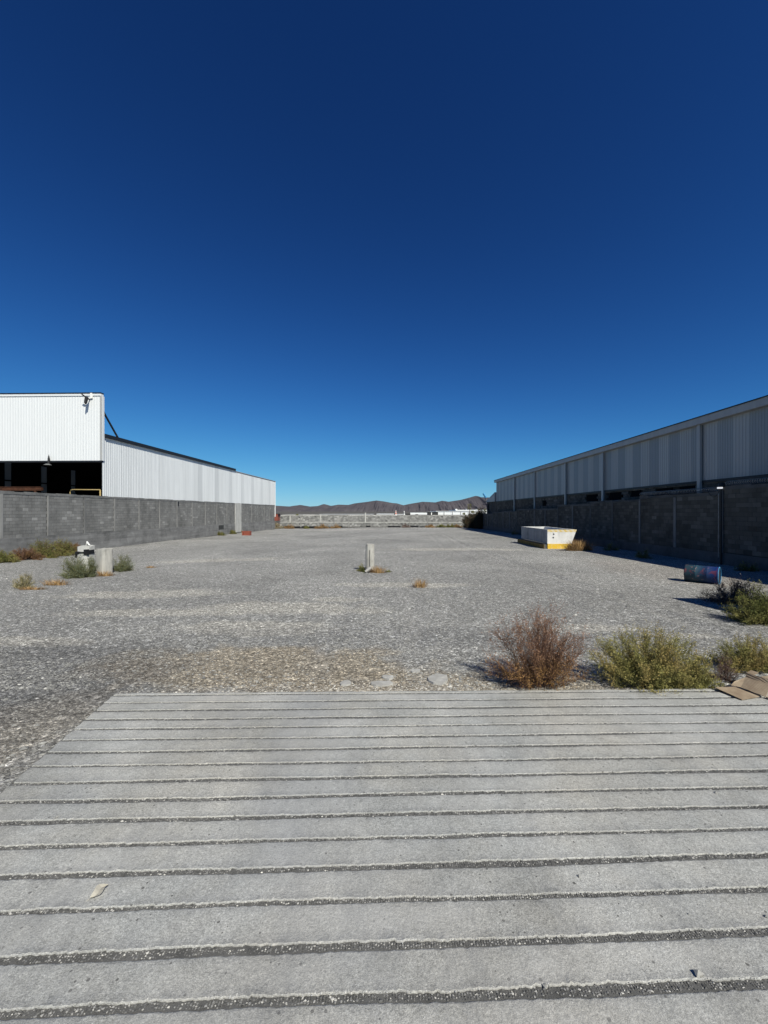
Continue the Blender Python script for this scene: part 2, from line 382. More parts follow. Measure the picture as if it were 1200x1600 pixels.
M['drum'] = mat_drum(); M['drum'].node_tree.nodes['Principled BSDF'].inputs['Specular IOR Level'].default_value = 0.25
def mat_card():
    t = NT('corrugated_cardboard', 0.9, 0, 0.1)
    tex = t.n('ShaderNodeTexCoord')
    w = t.n('ShaderNodeTexWave'); w.inputs['Scale'].default_value = 16; w.inputs['Distortion'].default_value = 1.0; t.L(tex.outputs['Object'], w.inputs[0])
    c = t.ramp(t.noise(5, 5, 0.7, vec=tex.outputs['Object']), [(0.35, (0.25, 0.185, 0.125)), (0.65, (0.40, 0.32, 0.225))])
    c = t.mix(t.math('MULTIPLY', w.outputs[0], 0.25), c, (0.16, 0.115, 0.075))
    t.bump(w.outputs[0], 0.4, 0.01); return t.done(c)
M['card'] = mat_card()
def mat_tank():
    t = NT('faded_yellow_band', 0.85, 0, 0.2); P = t.sep()
    st = t.math('FRACT', t.math('MULTIPLY', t.math('ADD', P[0], P[2]), 3.0))
    c = t.mix(t.math('GREATER_THAN', st, 0.5), (0.60, 0.42, 0.10), (0.62, 0.54, 0.36))
    c = t.mix(t.ramp(t.noise(9, 6, 0.8), [(0.46, 0.0), (0.66, 0.9)]), c, (0.55, 0.53, 0.48)); return t.done(c)
M['yellow_stripe'] = mat_tank()
def mat_yb():
    t = NT('worn_yellow_paint', 0.8, 0, 0.2)
    c = t.mix(t.ramp(t.noise(7, 6, 0.75), [(0.5, 0.0), (0.7, 0.8)]), (0.66, 0.42, 0.04), (0.60, 0.52, 0.33)); return t.done(c)
M['yellow_base'] = mat_yb()
M['yellow_shade_dirty'] = plain('shaded_soiled_yellow', (0.22, 0.14, 0.035), 0.9, 0, 0.5, 5)  # dirt and the left side's shade both painted into this yellow
def mat_hill():
    t = NT('desert_mountain', 1.0, 0, 0.05)
    c = t.ramp(t.noise(0.002, 8, 0.7), [(0.3, (0.066, 0.061, 0.069)), (0.55, (0.092, 0.084, 0.090)), (0.75, (0.118, 0.106, 0.106))])
    return t.done(c)
M['hill'] = mat_hill()
M['leaf_green'] = mat_leaf('dusty_green_leaves', (0.13, 0.13, 0.036), (0.37, 0.335, 0.115), top=(0.36, 0.27, 0.10))
M['leaf_deep'] = mat_leaf('deep_green_leaves', (0.055, 0.07, 0.02), (0.18, 0.19, 0.055), top=(0.22, 0.20, 0.065))
M['leaf_shaded'] = mat_leaf('shaded_hedge_leaves', (0.022, 0.026, 0.014), (0.06, 0.06, 0.035))  # leaf colour darkened to stand for the shade by the wall
M['leaf_sage'] = mat_leaf('sage_green_leaves', (0.07, 0.09, 0.05), (0.19, 0.21, 0.125))
M['leaf_brown'] = mat_leaf('dry_red_brown_buds', (0.09, 0.05, 0.032), (0.22, 0.13, 0.085), top=(0.18, 0.10, 0.04))
M['leaf_shrub'] = mat_leaf('shrub_buds', (0.14, 0.07, 0.038), (0.38, 0.225, 0.14), base=((0.33, 0.19, 0.055), 0.5))
M['leaf_grey'] = mat_leaf('dry_grey_buds', (0.10, 0.07, 0.06), (0.27, 0.21, 0.18))
M['straw'] = mat_leaf('orange_straw', (0.16, 0.085, 0.03), (0.48, 0.32, 0.15))
M['straw_pale'] = mat_leaf('pale_straw', (0.25, 0.21, 0.12), (0.42, 0.36, 0.22))
M['stem'] = mat_leaf('dry_stems', (0.085, 0.045, 0.032), (0.19, 0.11, 0.075))
M['stem_green'] = mat_leaf('green_stems', (0.08, 0.08, 0.03), (0.20, 0.18, 0.07))

# ------------------------------------------------------------------ terrain
def axis(vals):
    out = [vals[0][0]]
    for (a, b, st) in vals:
        n = max(1, round((b-a)/st)); out += list(np.linspace(a, b, n+1)[1:])
    return np.array(out)
xs = axis([(-14000, -600, 1500), (-600, -60, 60), (-60, -24, 4), (-24, -8, 0.8), (-8, 8, 0.1), (8, 20, 0.8), (20, 60, 5), (60, 600, 60), (600, 14000, 1500)])
ys = axis([(-9000, -300, 1200), (-300, -10, 25), (-10, -2, 1), (-2, 14, 0.2), (14, 40, 0.8), (40, 90, 2), (90, 600, 40), (600, 16000, 1200)])
XX, YY = np.meshgrid(xs, ys); ZZ = gz(XX, YY)
nx, ny = len(xs), len(ys)
V = np.stack([XX.ravel(), YY.ravel(), ZZ.ravel()], 1)
i, j = np.meshgrid(np.arange(nx-1), np.arange(ny-1)); a = (j*nx+i).ravel()
link('ground', mesh_np('ground', V, np.stack([a, a+1, a+nx+1, a+nx], 1), M['ground'], True), kind='structure')

# mountains: real ridges some 8 km away
prof = [(-900, 792), (-300, 790), (0, 788), (200, 792), (350, 789), (430, 790), (455, 791.5), (470, 789), (485, 791.5), (500, 790.5), (507, 787.6), (518, 790.5), (530, 788.5), (545, 789), (555, 786.5), (575, 784),
        (588, 782), (600, 783.5), (613, 786), (620, 786.5), (630, 789.5), (640, 787.3), (660, 784), (680, 785), (690, 782.5), (700, 784), (720, 781), (735, 777), (742, 775), (750, 777), (765, 777.5), (850, 780), (1000, 786), (1300, 780), (2200, 788)]
pa = np.array([p[0] for p in prof], float); pb = np.array([(799-p[1])/F for p in prof])
nxh, nyh = 420, 70
U = np.linspace(-900, 2200, nxh) ; U = np.concatenate([np.linspace(-900, 400, 50), np.linspace(405, 800, 320), np.linspace(810, 2200, 50)]); nxh = len(U)
Vv = np.linspace(0, 1, nyh)
R2 = np.random.default_rng(3)
def fbm1(x, seed, octs=6):
    r = np.random.default_rng(seed); s = np.zeros_like(x)
    for o in range(octs):
        s += np.sin(x*2**o*r.uniform(0.8, 1.2)+r.uniform(0, 6))/2**o
    return s
rows = []
for v in Vv:
    d = 6200+3400*v
    hmax = np.interp(U, pa, pb)*8500
    env = np.sin(min(1, v/0.68)*math.pi/2)**1.35 if v < 0.68 else max(0, 1-((v-0.68)/0.32)**1.5)
    gul = np.abs(fbm1(U*0.09+v*2.0, 5)+0.7*fbm1(U*0.31-v*5, 6))
    side = env*(1-0.30*np.clip(gul, 0, 1.6)*(1-env)*1.6)
    fore = 0.45*np.exp(-((v-0.3)/0.12)**2)*np.clip(0.5+0.5*fbm1(U*0.03, 9), 0, 1)
    h = hmax*np.maximum(side, fore*0.9)
    xc = (U-600)/F*8500*(0.75+0.25*d/8500)
    wx = xc*math.cos(TH)-d*math.sin(TH); wy = xc*math.sin(TH)+d*math.cos(TH)
    rows.append(np.stack([wx, wy, CZ-40+h+ (40 if False else 40*env)], 1))
V = np.concatenate(rows); i, j = np.meshgrid(np.arange(nxh-1), np.arange(nyh-1)); a = (j*nxh+i).ravel()
link('mountains', mesh_np('mountains', V, np.stack([a, a+1, a+nxh+1, a+nxh], 1), M['hill'], False), kind='structure')

# ------------------------------------------------------------------ grooved concrete ramp
def ramp_z(d): return CZ-(1.8+0.0823*d)
ramp = link('concrete_ramp', None, None, (0, 0, 0), kind='structure')
PITCH = 0.2137
def smooth_noise(n, k, rng):
    x = rng.normal(size=n+2*k); ker = np.hanning(2*k+1); ker /= ker.sum(); y = np.convolve(x, ker, 'valid')[:n]
    return y/ (y.std()+1e-9)
def left_edge(d): return -3.24-(4.79-d)*(-0.243)
XR = 6.2; NG = 32
step = 0.012; xg = np.arange(-4.2, XR+step, step); n = len(xg)
rg = np.random.default_rng(11)
near_e, far_e = [], []         # groove boundaries along d: near side / far side
for k in range(NG):
    m = 0.021+min(k, 16)/15*0.016
    wob = smooth_noise(n, 90, rg)*0.0035+smooth_noise(n, 22, rg)*0.0012
    c = 4.777-PITCH*k+m*xg+wob+rg.uniform(-0.007, 0.007)
    w = 0.032+0.005*smooth_noise(n, 60, rg)+rg.uniform(-0.006, 0.005); w = np.clip(w, 0.020, 0.048)
    near_e.append(c-w/2-0.0014*smooth_noise(n, 2, rg))
    far_e.append(c+w/2+0.0024*smooth_noise(n, 1, rg)+0.0013*smooth_noise(n, 6, rg))
for k in range(NG):
    # strip k lies between groove k-1 (its near boundary is this strip's far edge) and groove k
    d0 = far_e[k]
    d1 = near_e[k-1] if k else 4.858+0.021*xg+smooth_noise(n, 12, rg)*0.004
    w = d1-d0
    P = [(0.0, -0.008, 1), (0.0012, -0.003, 1), (0.0022, 0.0010, 1), (0.004, 0.0008, 1), (0.010, 0.0, 0), ]
    tops = []
    rough = smooth_noise(n, 1, rg)*0.0009+np.abs(smooth_noise(n, 3, rg))*0.0012
    rows = []
    for (t, z, r) in P: rows.append((d0+t, z+(rough if z > 0 else 0)*1.0+0*xg))
    for q in (0.3, 0.5, 0.72): rows.append((d0+w*q, 0.0006*smooth_noise(n, 5, rg)))
    rows.append((d1-0.012, -0.0004+0*xg)); rows.append((d1-0.005, -0.002+0.0008*smooth_noise(n, 2, rg))); rows.append((d1, -0.009+0*xg))
    V = []
    for (d, z) in rows:
        le = left_edge(d); xx = np.maximum(xg, le+0.006*np.sin(d*40)) if True else xg
        wx, wy = c2w(xx, d)
        V.append(np.stack([wx, wy, ramp_z(d)+z], 1))
    nr = len(rows); keep0 = int(np.argmax(xg > left_edge(d0).min() if hasattr(left_edge(d0), 'min') else xg > -9))-2; keep0 = max(0, keep0)
    V = np.stack(V)[:, keep0:, :]; nn = V.shape[1]; V = V.reshape(-1, 3)
    i, j = np.meshgrid(np.arange(nn-1), np.arange(nr-1)); a = (j*nn+i).ravel()
    link('concrete_strip', mesh_np('concrete_strip', V, np.stack([a, a+1, a+nn+1, a+nn], 1), M['slab'], True), ramp)
# groove bed with thickness
mb = MB(); dN, dF = 4.777-PITCH*(NG-1)-0.1, 4.85
def rp(x, d, dz): X, Y = c2w(x, d); return (X, Y, ramp_z(d)+dz)
cs = [(left_edge(dN)+.002, dN), (XR, dN+0.2), (XR, dF+0.12), (left_edge(dF)+.002, dF-0.065)]
top = [rp(x, d, -0.0068) for x, d in cs]; bot = [rp(x, d, -0.22) for x, d in cs]
mb.quad(*top); mb.quad(*bot[::-1])
for q in range(4): mb.quad(top[q], bot[q], bot[(q+1) % 4], top[(q+1) % 4])
mb.build('groove_bed', M['groove'], ramp)

OCT = np.array([(1, 0, 0), (0, 1, 0), (-1, 0, 0), (0, -1, 0), (0, 0, 1), (0, 0, -1)], float)
OF = np.array([(0, 1, 4), (1, 2, 4), (2, 3, 4), (3, 0, 4), (1, 0, 5), (2, 1, 5), (3, 2, 5), (0, 3, 5)])
def stones(name, X, Y, Z, R, mat, flat=0.55, parent=None, seed=1, **kw):
    r = np.random.default_rng(seed); n = len(X)
    V = OCT[None]*r.uniform(0.65, 1.25, (n, 6, 1))+r.normal(0, 0.16, (n, 6, 3))
    V[:, :, 2] *= flat*r.uniform(0.6, 1.2, (n, 1)); a = r.uniform(0, 6.28, n)
    x = V[:, :, 0]*np.cos(a)[:, None]-V[:, :, 1]*np.sin(a)[:, None]; y = V[:, :, 0]*np.sin(a)[:, None]+V[:, :, 1]*np.cos(a)[:, None]
    V[:, :, 0] = x*r.uniform(0.9, 1.5, (n, 1)); V[:, :, 1] = y
    V *= R[:, None, None]; V += np.stack([X, Y, Z], 1)[:, None, :]
    Fc = (OF[None]+6*np.arange(n)[:, None, None]).reshape(-1, 3)
    return link(name, mesh_np(name, V.reshape(-1, 3), Fc, mat), parent, **kw)
# aggregate lying in the grooves
px_, py_, pz_, pr_ = [], [], [], []
for k in range(0, 19):
    cnt = int(1300+300*min(k, 12))
    ii = rg.integers(0, n, cnt); t = rg.uniform(0.12, 0.9, cnt)
    d = near_e[k][ii]*(1-t)+far_e[k][ii]*t; x = xg[ii]
    ok = (np.abs(x) < 0.35+d*1.02) & (x > left_edge(d)+0.02); x = x[ok]; d = d[ok]
    X, Y = c2w(x, d); px_.append(X); py_.append(Y); R = rg.uniform(0.0022, 0.0052, len(x)); R[rg.random(len(x)) < 0.05] *= 1.4
    pz_.append(ramp_z(d)-0.0064+R*0.3); pr_.append(R)
stones('groove_pebbles', *[np.concatenate(q) for q in (px_, py_, pz_, pr_)], M['pebble'], 0.8, ramp, 4, kind='stuff')

M['crumb'] = mat_stone('sunlit_rim_crumbs', (0.34, 0.335, 0.315), (0.52, 0.51, 0.485), 0.8)  # paler crumb colour stands in for sun on the groove lip
px_, py_, pz_, pr_ = [], [], [], []
for k in range(0, 19):
    cnt = int(900+30*min(k, 12)); ii = rg.integers(0, n, cnt); d = far_e[k][ii]+rg.normal(0.002, 0.0035, cnt); x = xg[ii]
    patchy = np.sin(x*3.1+k)+np.sin(x*7.7+2*k)+rg.normal(0, 0.8, cnt)
    ok = (np.abs(x) < 0.35+d*1.02) & (x > left_edge(d)+0.02) & (patchy > -0.6); x = x[ok]; d = d[ok]
    X, Y = c2w(x, d); px_.append(X); py_.append(Y); R = rg.uniform(0.0015, 0.0038, len(x)); pz_.append(ramp_z(d)+0.0005+0*R); pr_.append(R)
stones('sunlit_groove_crumbs', *[np.concatenate(q) for q in (px_, py_, pz_, pr_)], M['crumb'], 0.7, ramp, 14, kind='stuff')
# ------------------------------------------------------------------ loose gravel
def under_ramp(X, Y):
    xc = X*math.cos(TH)+Y*math.sin(TH); d = Y*math.cos(TH)-X*math.sin(TH)
    return (d < 4.85+0.021*xc) & (xc > left_edge(np.minimum(d, 4.85))-0.0)
def gravel(name, N, d0, d1, r0, r1, seed, pw=1.0, big=0.02, clump=True):
    r = np.random.default_rng(seed)
    d = d0*(d1/d0)**(r.random(N)**pw); xc = r.uniform(-1.12, 1.12, N)*d
    X, Y = c2w(xc, d)
    if clump:
        m = np.sin(X*1.7+np.sin(Y*1.1)*2)+np.sin(Y*2.3+np.sin(X*0.9)*2.5)+0.8*np.sin(X*0.45-Y*0.6)
        ok = r.random(N) < np.clip(0.55+0.28*m, 0.12, 1)
    else: ok = np.ones(N, bool)
    soilm = ((X+2.0)/2.4)**2+((Y-5.7)/0.9)**2+0.5*np.sin(X*5)*np.sin(Y*6)
    ok &= (soilm > 1) | (r.random(N) < 0.45)
    ok &= ~under_ramp(X, Y) & (X > -21.8) & (X < 14.6)
    X, Y, d = X[ok], Y[ok], d[ok]; N = len(X)
    R = r0*(r1/r0)**(r.random(N)**1.8); R[r.random(N) < big] *= 2.0
    Z = gz(X, Y)+R*0.12
    return X, Y, Z, R
A = gravel('a', 90000, 2.0, 9.5, 0.003, 0.0105, 21, 0.85, 0.012)
B = gravel('b', 62000, 5.0, 34, 0.009, 0.022, 22, 1.0, 0.012)
C_ = gravel('c', 2200, 3.2, 30, 0.02, 0.038, 23, 1.0, 0.02)
stones('gravel', *[np.concatenate(q) for q in zip(A, B, C_)], M['gravel'], 0.5, None, 5, kind='stuff')
# pale crushed rubble along the far edge of the ramp
r = np.random.default_rng(31); N = 2600
xc = np.concatenate([r.normal(0.0, 0.9, N*2//3), r.uniform(-3.3, 4.6, N-N*2//3)]); d = 4.87+0.021*xc+np.abs(r.normal(0.03, 0.17, N)); X, Y = c2w(xc, d)
R = r.uniform(0.004, 0.015, N); R[r.random(N) < 0.03] *= 1.9
M['rubble'] = mat_stone('pale_rubble', (0.20, 0.18, 0.15), (0.42, 0.39, 0.34), 0.7)
stones('rubble', X, Y, gz(X, Y)+R*0.15, R, M['rubble'], 0.5, None, 6, kind='stuff')

# flat broken concrete pieces beyond the ramp
def chunk(px, py, w, dep, h, label, seed, mat='conc_white'):
    r = random.Random(seed); X, Y, Z = onground(px, py); nv = 9
    t = []
    for k in range(nv):
        a = 2*math.pi*k/nv; q = r.uniform(0.75, 1.1); t.append((w/2*q*math.cos(a), dep/2*q*math.sin(a)))
    mb = MB(); b = 0
    mb.v += [(x, y, -0.02) for x, y in t]+[(x*0.93, y*0.93, 0.6*h*r.uniform(0.6, 1.1)) for x, y in t]+[(0, 0, h*0.62)]
    for k in range(nv):
        k2 = (k+1) % nv; mb.f.append((k, k2, nv+k2, nv+k)); mb.f.append((nv+k, nv+k2, 2*nv, 2*nv))
    mb.build('concrete_fragment', M[mat], None, loc=(X, Y, Z), label=label, cat='rubble', group='broken concrete pieces beyond the ramp')
M['frag'] = mat_concrete('fragment_concrete', (0.30, 0.29, 0.265), (0.43, 0.42, 0.39), 6, 0.3, 0.6)
chunk(685, 1063, 0.34, 0.34, 0.05, 'largest flat piece of broken concrete lying beyond the ramp, rightmost of four', 1, 'frag')
chunk(596, 1069, 0.30, 0.20, 0.035, 'long flat piece of broken concrete touching the ramp edge, in front of a smaller one', 2, 'frag')
chunk(606, 1060, 0.20, 0.14, 0.045, 'small piece of broken concrete just behind a long flat piece', 3, 'frag')
chunk(540, 1068, 0.19, 0.18, 0.035, 'greyish piece of broken concrete, leftmost of the four beside the ramp', 4, 'frag')
chunk(649, 1049, 0.17, 0.14, 0.03, 'low crumbled pale lump in the gravel up left of the largest concrete piece', 8, 'frag')

# ------------------------------------------------------------------ block walls
def block_mesh(name, dx, dy, dz, mat, ch=0.006):
    mb = MB(); mb.box(-dx/2, dx/2, -dy/2, dy/2, -dz/2, dz/2); return mb.mesh(name, mat, bevel=0)
def tops_at(tops, Y):
    z = tops[0][1]
    for (y0, zz) in tops:
        if Y >= y0: z = zz
    return z
def block_wall(root, X, sgn, Ya, Yb, post0, bay, tops, plz, row, mb_mat, mort, cap_mat, post_mat, pl_mat, single=0, capj=0.02, bw=0.40):
    """wall face at X, facing sgn (+1 = towards +X); tops = steps of wall top heights (rel. camera), plz(Y) = footing top"""
    th = 0.15; near = []
    posts = []; y = post0
    while y > Ya: y -= bay
    y += bay
    while y < Yb: posts.append(y); y += bay
    edges = [Ya]+posts+[Yb]
    joined = MB(); core = MB(); cap = MB(); pl = MB()
    singles = []
    for e0, e1 in zip(edges[:-1], edges[1:]):
        ym = (e0+e1)/2; zt = CZ+tops_at(tops, ym); zp0 = CZ+plz(e0); zp1 = CZ+plz(e1); zp = min(zp0, zp1)
        # recessed mortar core, cap beam, footing
        core.box(X-sgn*(th), X-sgn*0.012, e0, e1, zp-0.1, zt-0.12)
        nseg = 4
        ce = np.linspace(e0, e1, nseg+1)
        for c0, c1 in zip(ce[:-1], ce[1:]): cap.box(min(X-sgn*th, X+sgn*0.02), max(X-sgn*th, X+sgn*0.02), c0, c1, zt-0.16+random.uniform(-.01, .01), zt+random.uniform(-capj, capj), 0.004)
        b = len(pl.v); xa, xb = X-sgn*th, X+sgn*0.045
        g0, g1 = gzf(X+sgn*0.3, e0)-0.4, gzf(X+sgn*0.3, e1)-0.4
        pl.v += [(xa, e0, g0), (xb, e0, g0), (xb, e1, g1), (xa, e1, g1), (xa, e0, zp0), (xb, e0, zp0), (xb, e1, zp1), (xa, e1, zp1)]
        for q in ((0, 3, 2, 1), (4, 5, 6, 7), (0, 1, 5, 4), (1, 2, 6, 5), (2, 3, 7, 6), (3, 0, 4, 7)): pl.f.append(tuple(b+i for i in q))
        nrow = int((zt-0.16-zp)/row)+1
        y0, y1 = e0+0.085, e1-0.085
        for rI in range(nrow):
            z1 = zt-0.165-rI*row; z0 = z1-row+0.012
            if z1 < zp+0.03: break
            off = (rI % 2)*bw/2; vj = 0.028 if X < 0 else 0.012; yy = y0-off
            while yy < y1-0.03:
                ya, yb = max(yy, y0), min(yy+bw-vj, y1); yy += bw
                if yb-ya < 0.05: continue
                if single and y0 > post0-bay*1.6 and zp < z0: singles.append((ya, yb, z0, z1))
                else: joined.box(min(X-sgn*0.1, X+sgn*random.uniform(-0.004, 0.004)), max(X-sgn*0.1, X+sgn*random.uniform(-0.004, 0.004)), ya, yb, z0, z1)
    if single:
        full = bw-0.012; singles.sort(key=lambda s: s[0])
        keep = singles[:single]
        cache = {}
        for (ya, yb, z0, z1) in keep:
            L = round(yb-ya, 2); H = round(z1-z0, 2)
            key = (L, H)
            if key not in cache:
                q = MB(); q.box(-0.05, 0.05, -L/2, L/2, -H/2, H/2); cache[key] = q.mesh('block', mb_mat)
            o = link('block', cache[key], root, (X-sgn*0.05+sgn*random.uniform(-0.004, 0.005)-root.location.x, (ya+yb)/2-root.location.y, (z0+z1)/2-root.location.z))
        for (ya, yb, z0, z1) in singles[single:]:
            joined.box(min(X-sgn*0.1, X), max(X-sgn*0.1, X), ya, yb, z0, z1)
    def off(m): m.v = [(v[0]-root.location.x, v[1]-root.location.y, v[2]-root.location.z) for v in m.v]
    for m in (joined, core, cap, pl): off(m)
    joined.build('blocks', mb_mat, root, kind='stuff')
    core.build('mortar', mort, root); cap.build('cap_beam', cap_mat, root); pl.build('footing', pl_mat, root)
    for y in posts:
        z0 = gzf(X+sgn*0.3, y)-0.3; zt = CZ+max(tops_at(tops, y-0.1), tops_at(tops, y+0.1))-0.162
        jw = random.uniform(0.06, 0.09)
        m = MB().box(min(X-sgn*0.1, X+sgn*0.025), max(X-sgn*0.1, X+sgn*0.025), y-jw, y+jw, CZ+plz(y)+0.001, zt, 0.003); off(m)
        m.build('pillar', post_mat if random.random() < 0.7 else cap_mat, root)
    return posts
XL = -22.0; XRW = 14.8
lw = thing('block_wall', 'long grey concrete block wall on the left, lit by sun, below the white warehouse', 'wall', (XL, 40, gzf(XL, 40)))
pl0 = on_x(75, XL)
block_wall(lw, XL, 1, 4.0, on_x(429, XL), pl0, 3.0, [(0, 1.15)], lambda y: -1.52-0.0042*(y-22), 0.194, M['block'], M['mortar'], M['conc'], M['conc_pale'], M['plinth'])
# a wide pale column and marks on the left wall
def lwbox(name, px0, px1, z0, z1, pr, mat, label=None):
    ya, yb = sorted((on_x(px0, XL), on_x(px1, XL)))
    m = MB().box(-0.05, pr, ya-40, yb-40, z0+CZ-lw.location.z, z1+CZ-lw.location.z); return m.build(name, M[mat], lw, label=label)
lwbox('wide_pillar', 367, 376.5, -2.9, 1.14, 0.07, 'conc_white', 'wide pale plastered pillar near the far end')
M['patch'] = plain('dark_stain_patch', (0.045, 0.046, 0.045), 0.9, 0, 0.4, 3)
lwbox('repair_patch', 341, 349, -2.3, -1.75, 0.052, 'patch', 'dark square patch low on the wall')
lwbox('cable_stub', 277.5, 279, 0.55, 1.0, 0.05, 'black', 'black cable end hanging from the wall top')

rw = thing('block_wall', 'dark grey block wall on the right with a top that steps down towards the back', 'wall', (XRW, 40, gzf(XRW, 40)))
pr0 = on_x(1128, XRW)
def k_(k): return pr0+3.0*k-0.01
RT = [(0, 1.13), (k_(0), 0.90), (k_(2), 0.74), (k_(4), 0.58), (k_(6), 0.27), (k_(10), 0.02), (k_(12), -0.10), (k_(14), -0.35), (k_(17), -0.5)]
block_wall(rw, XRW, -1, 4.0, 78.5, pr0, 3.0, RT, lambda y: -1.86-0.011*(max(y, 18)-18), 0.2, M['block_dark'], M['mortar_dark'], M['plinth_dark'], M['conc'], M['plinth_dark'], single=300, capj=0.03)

# rear wall: rough block wall in two bands with white-capped posts
YR = 77.5
bw_ = thing('rear_block_wall', 'low rough pale block wall closing the lot at the back', 'wall', (-4, YR, gzf(-4, YR)))
zt, zb = CZ-0.83, gzf(0, YR)
mb = MB(); core = MB(); top = MB()
core.box(-21-(-4)-1.3, XRW+4, 0.02, 0.18, -0.3, zt-zb-0.05)
row = 0.2
for rI in range(12):
    z0 = 0.16+rI*row
    if z0 > zt-zb-0.1: break
    x = -18.3-(rI % 2)*0.2
    while x < 18.8:
        if random.random() < 0.985: mb.box(x, x+0.385, -0.02-random.uniform(0, 0.03), 0.03, z0, z0+0.185)
        x += 0.4
mb.build('blocks', M['block_far'], bw_, kind='stuff'); core.build('mortar', M['mortar'], bw_)
m = MB(); x = -18.3
while x < 18.8:
    L = random.uniform(1.5, 3.4); m.box(x, min(x+L, 18.8), -0.055, 0.2, zt-zb-0.06, zt-zb+random.uniform(0.0, 0.12), 0.01); x += L
m.build('cap_beam', M['conc_white'], bw_)
MB().box(-18.3, 18.8, -0.09, 0.0, 0.93, 1.07).build('tie_beam', M['conc_white'], bw_)
gaps = MB(); x = -17.5
while x < 14:                      # open weep slots under the wall
    L = random.uniform(0.6, 2.6)
    if random.random() < 0.75: gaps.box(x, x+L, -0.075, 0.01, -0.05, random.uniform(0.2, 0.36))
    x += L+random.uniform(0.15, 0.6)
gaps.build('weep_slot', M['black'], bw_)
for (px, h) in ((453.5, 0.5), (501, 0.6), (571, 1.0), (470, 0.0), (522, 0.0), (545, 0.0), (600, 0.0), (640, 0.0), (668, 0.0), (700, 0.0)):
    t = (px-600)/F; X = (t*math.cos(TH)-math.sin(TH))/(t*math.sin(TH)+math.cos(TH))*YR
    if h: MB().box(X+4-0.11, X+4+0.11, -0.13, 0.1, 0.9, zt-zb+0.05+max(0, h-0.5)).build('pillar', M['conc_white'], bw_)
    else: MB().box(X+4-0.08, X+4+0.08, -0.1, 0.1, 0.0, zt-zb-0.061).build('pillar', M['conc_pale'], bw_)

# ------------------------------------------------------------------ corrugated sheets
def sheet_mesh(name, width, z0, z1, pitch, depth, mat, smooth=False):
    """vertical ribbed sheet in the local YZ plane, ribs towards +x"""
    n = max(1, round(width/pitch)); p = width/n; V = []; Fc = []
    pts = []
    for k in range(n):
        y = k*p; pts += [(0, y), (0, y+p*0.55), (depth, y+p*0.67), (depth, y+p*0.88)]
    pts.append((0, width)); m = len(pts)
    for (x, y) in pts: V.append((x, y, z0))
    for (x, y) in pts: V.append((x, y, z1))
    for i in range(m-1): Fc.append((i, i+1, m+i+1, m+i))
    return mesh_np(name, V, Fc, mat)

# ---- left warehouse
XW = -22.18
lb = thing('warehouse', 'white ribbed-metal warehouse behind the left wall with a tall front and an open dark bay', 'warehouse', (XW-14, 52, gzf(XW, 52)))
ox, oy, oz = lb.location
YF = on_x(158, XW); YE = on_x(430, XW); YM = on_x(367, XW)
zt_f = CZ+183/458*(-XW)+0.05; zb_f = CZ+79/458*(-XW)+0.02
zs = CZ+0.2555*(-XW); zwt = CZ+1.10; zs2 = CZ+0.252*(-XW)
# side sheets facing the lot (+X)
sw = 1.05; y = YF+0.12; k = 0; cache = {}
while y < YE-0.05:
    w = min(sw, YE-y)
    grey = (k % 4 == 2) and y > 42
    key = (round(w, 2), grey, y < YM)
    if key not in cache:
        cache[key] = sheet_mesh('wall_sheet', w, zwt-0.02, (zs if y < YM else zs2), 0.21, 0.016, M['side_grey' if grey else 'side_sheet'])
    o = link('wall_sheet', cache[key], lb, (XW-ox+random.uniform(-0.004, 0.004), y-oy, -oz)); y += w; k += 1
# the tall front facing the camera (-Y)
x = XW; k = 0; fm = sheet_mesh('front_sheet', 1.05, zb_f, zt_f-0.16, 0.21, 0.010, M['white_sheet'])
fm2 = None
while x > XW-20:
    o = link('front_sheet', fm, lb, (x-1.05-ox, YF-oy, -oz)); o.rotation_euler = (0, 0, -math.pi/2); x -= 1.05
    # rotated so the ribs face -Y: local y runs along +X
def L3(x0, x1, y0, y1, z0, z1): return MB().box(x0-ox, x1-ox, y0-oy, y1-oy, z0-oz, z1-oz)
L3(XW-20, XW+0.03, YF-0.06, YF+0.22, zt_f-0.17, zt_f).build('parapet_cap', M['white_sheet'], lb)
L3(XW-20, XW+0.05, YF-0.09, YF+0.25, zt_f+0.002, zt_f+0.07).build('parapet_flashing', M['dark_metal'], lb)
L3(XW-0.02, XW+0.06, YF-0.07, YF+0.0, zb_f, zt_f-0.171).build('corner_trim', M['fascia'], lb)
L3(XW-0.02, XW+0.085, YF+0.003, YF+0.24, zb_f, zt_f-0.171).build('corner_panel', M['white_sheet'], lb)
L3(XW-20, XW-0.1, YF+0.1, YF+0.22, zb_f, zt_f-0.171).build('parapet_backing', M['fascia'], lb)
L3(XW-20, XW+0.02, YF-0.04, YF+0.2, zb_f-0.12, zb_f-0.002).build('lintel', M['dark_metal'], lb)
# roof, dark gutter edge
mb = MB(); mb.prism([(XW-20-ox, zs+0.3-oz), (XW+0.02-ox, zs-0.02-oz), (XW+0.02-ox, zs+0.06-oz), (XW-10-ox, zs+1.6-oz), (XW-20-ox, zs+0.38-oz)], YF+0.26-oy, YM-oy); mb.build('roof', M['roof'], lb)
mb = MB(); mb.prism([(XW-20-ox, zs2+0.2-oz), (XW+0.02-ox, zs2-0.12-oz), (XW+0.02-ox, zs2-0.05-oz), (XW-10-ox, zs2+0.9-oz), (XW-20-ox, zs2+0.28-oz)], YM+0.01-oy, YE-oy); mb.build('roof', M['roof'], lb)
L3(XW-0.1, XW+0.16, YF+0.26, YM, zs-0.02, zs+0.25).build('gutter', M['dark_metal'], lb)
L3(XW-0.05, XW+0.07, YM+0.01, YE+0.03, zs2-0.03, zs2+0.05).build('eave_flashing', M['fascia'], lb)
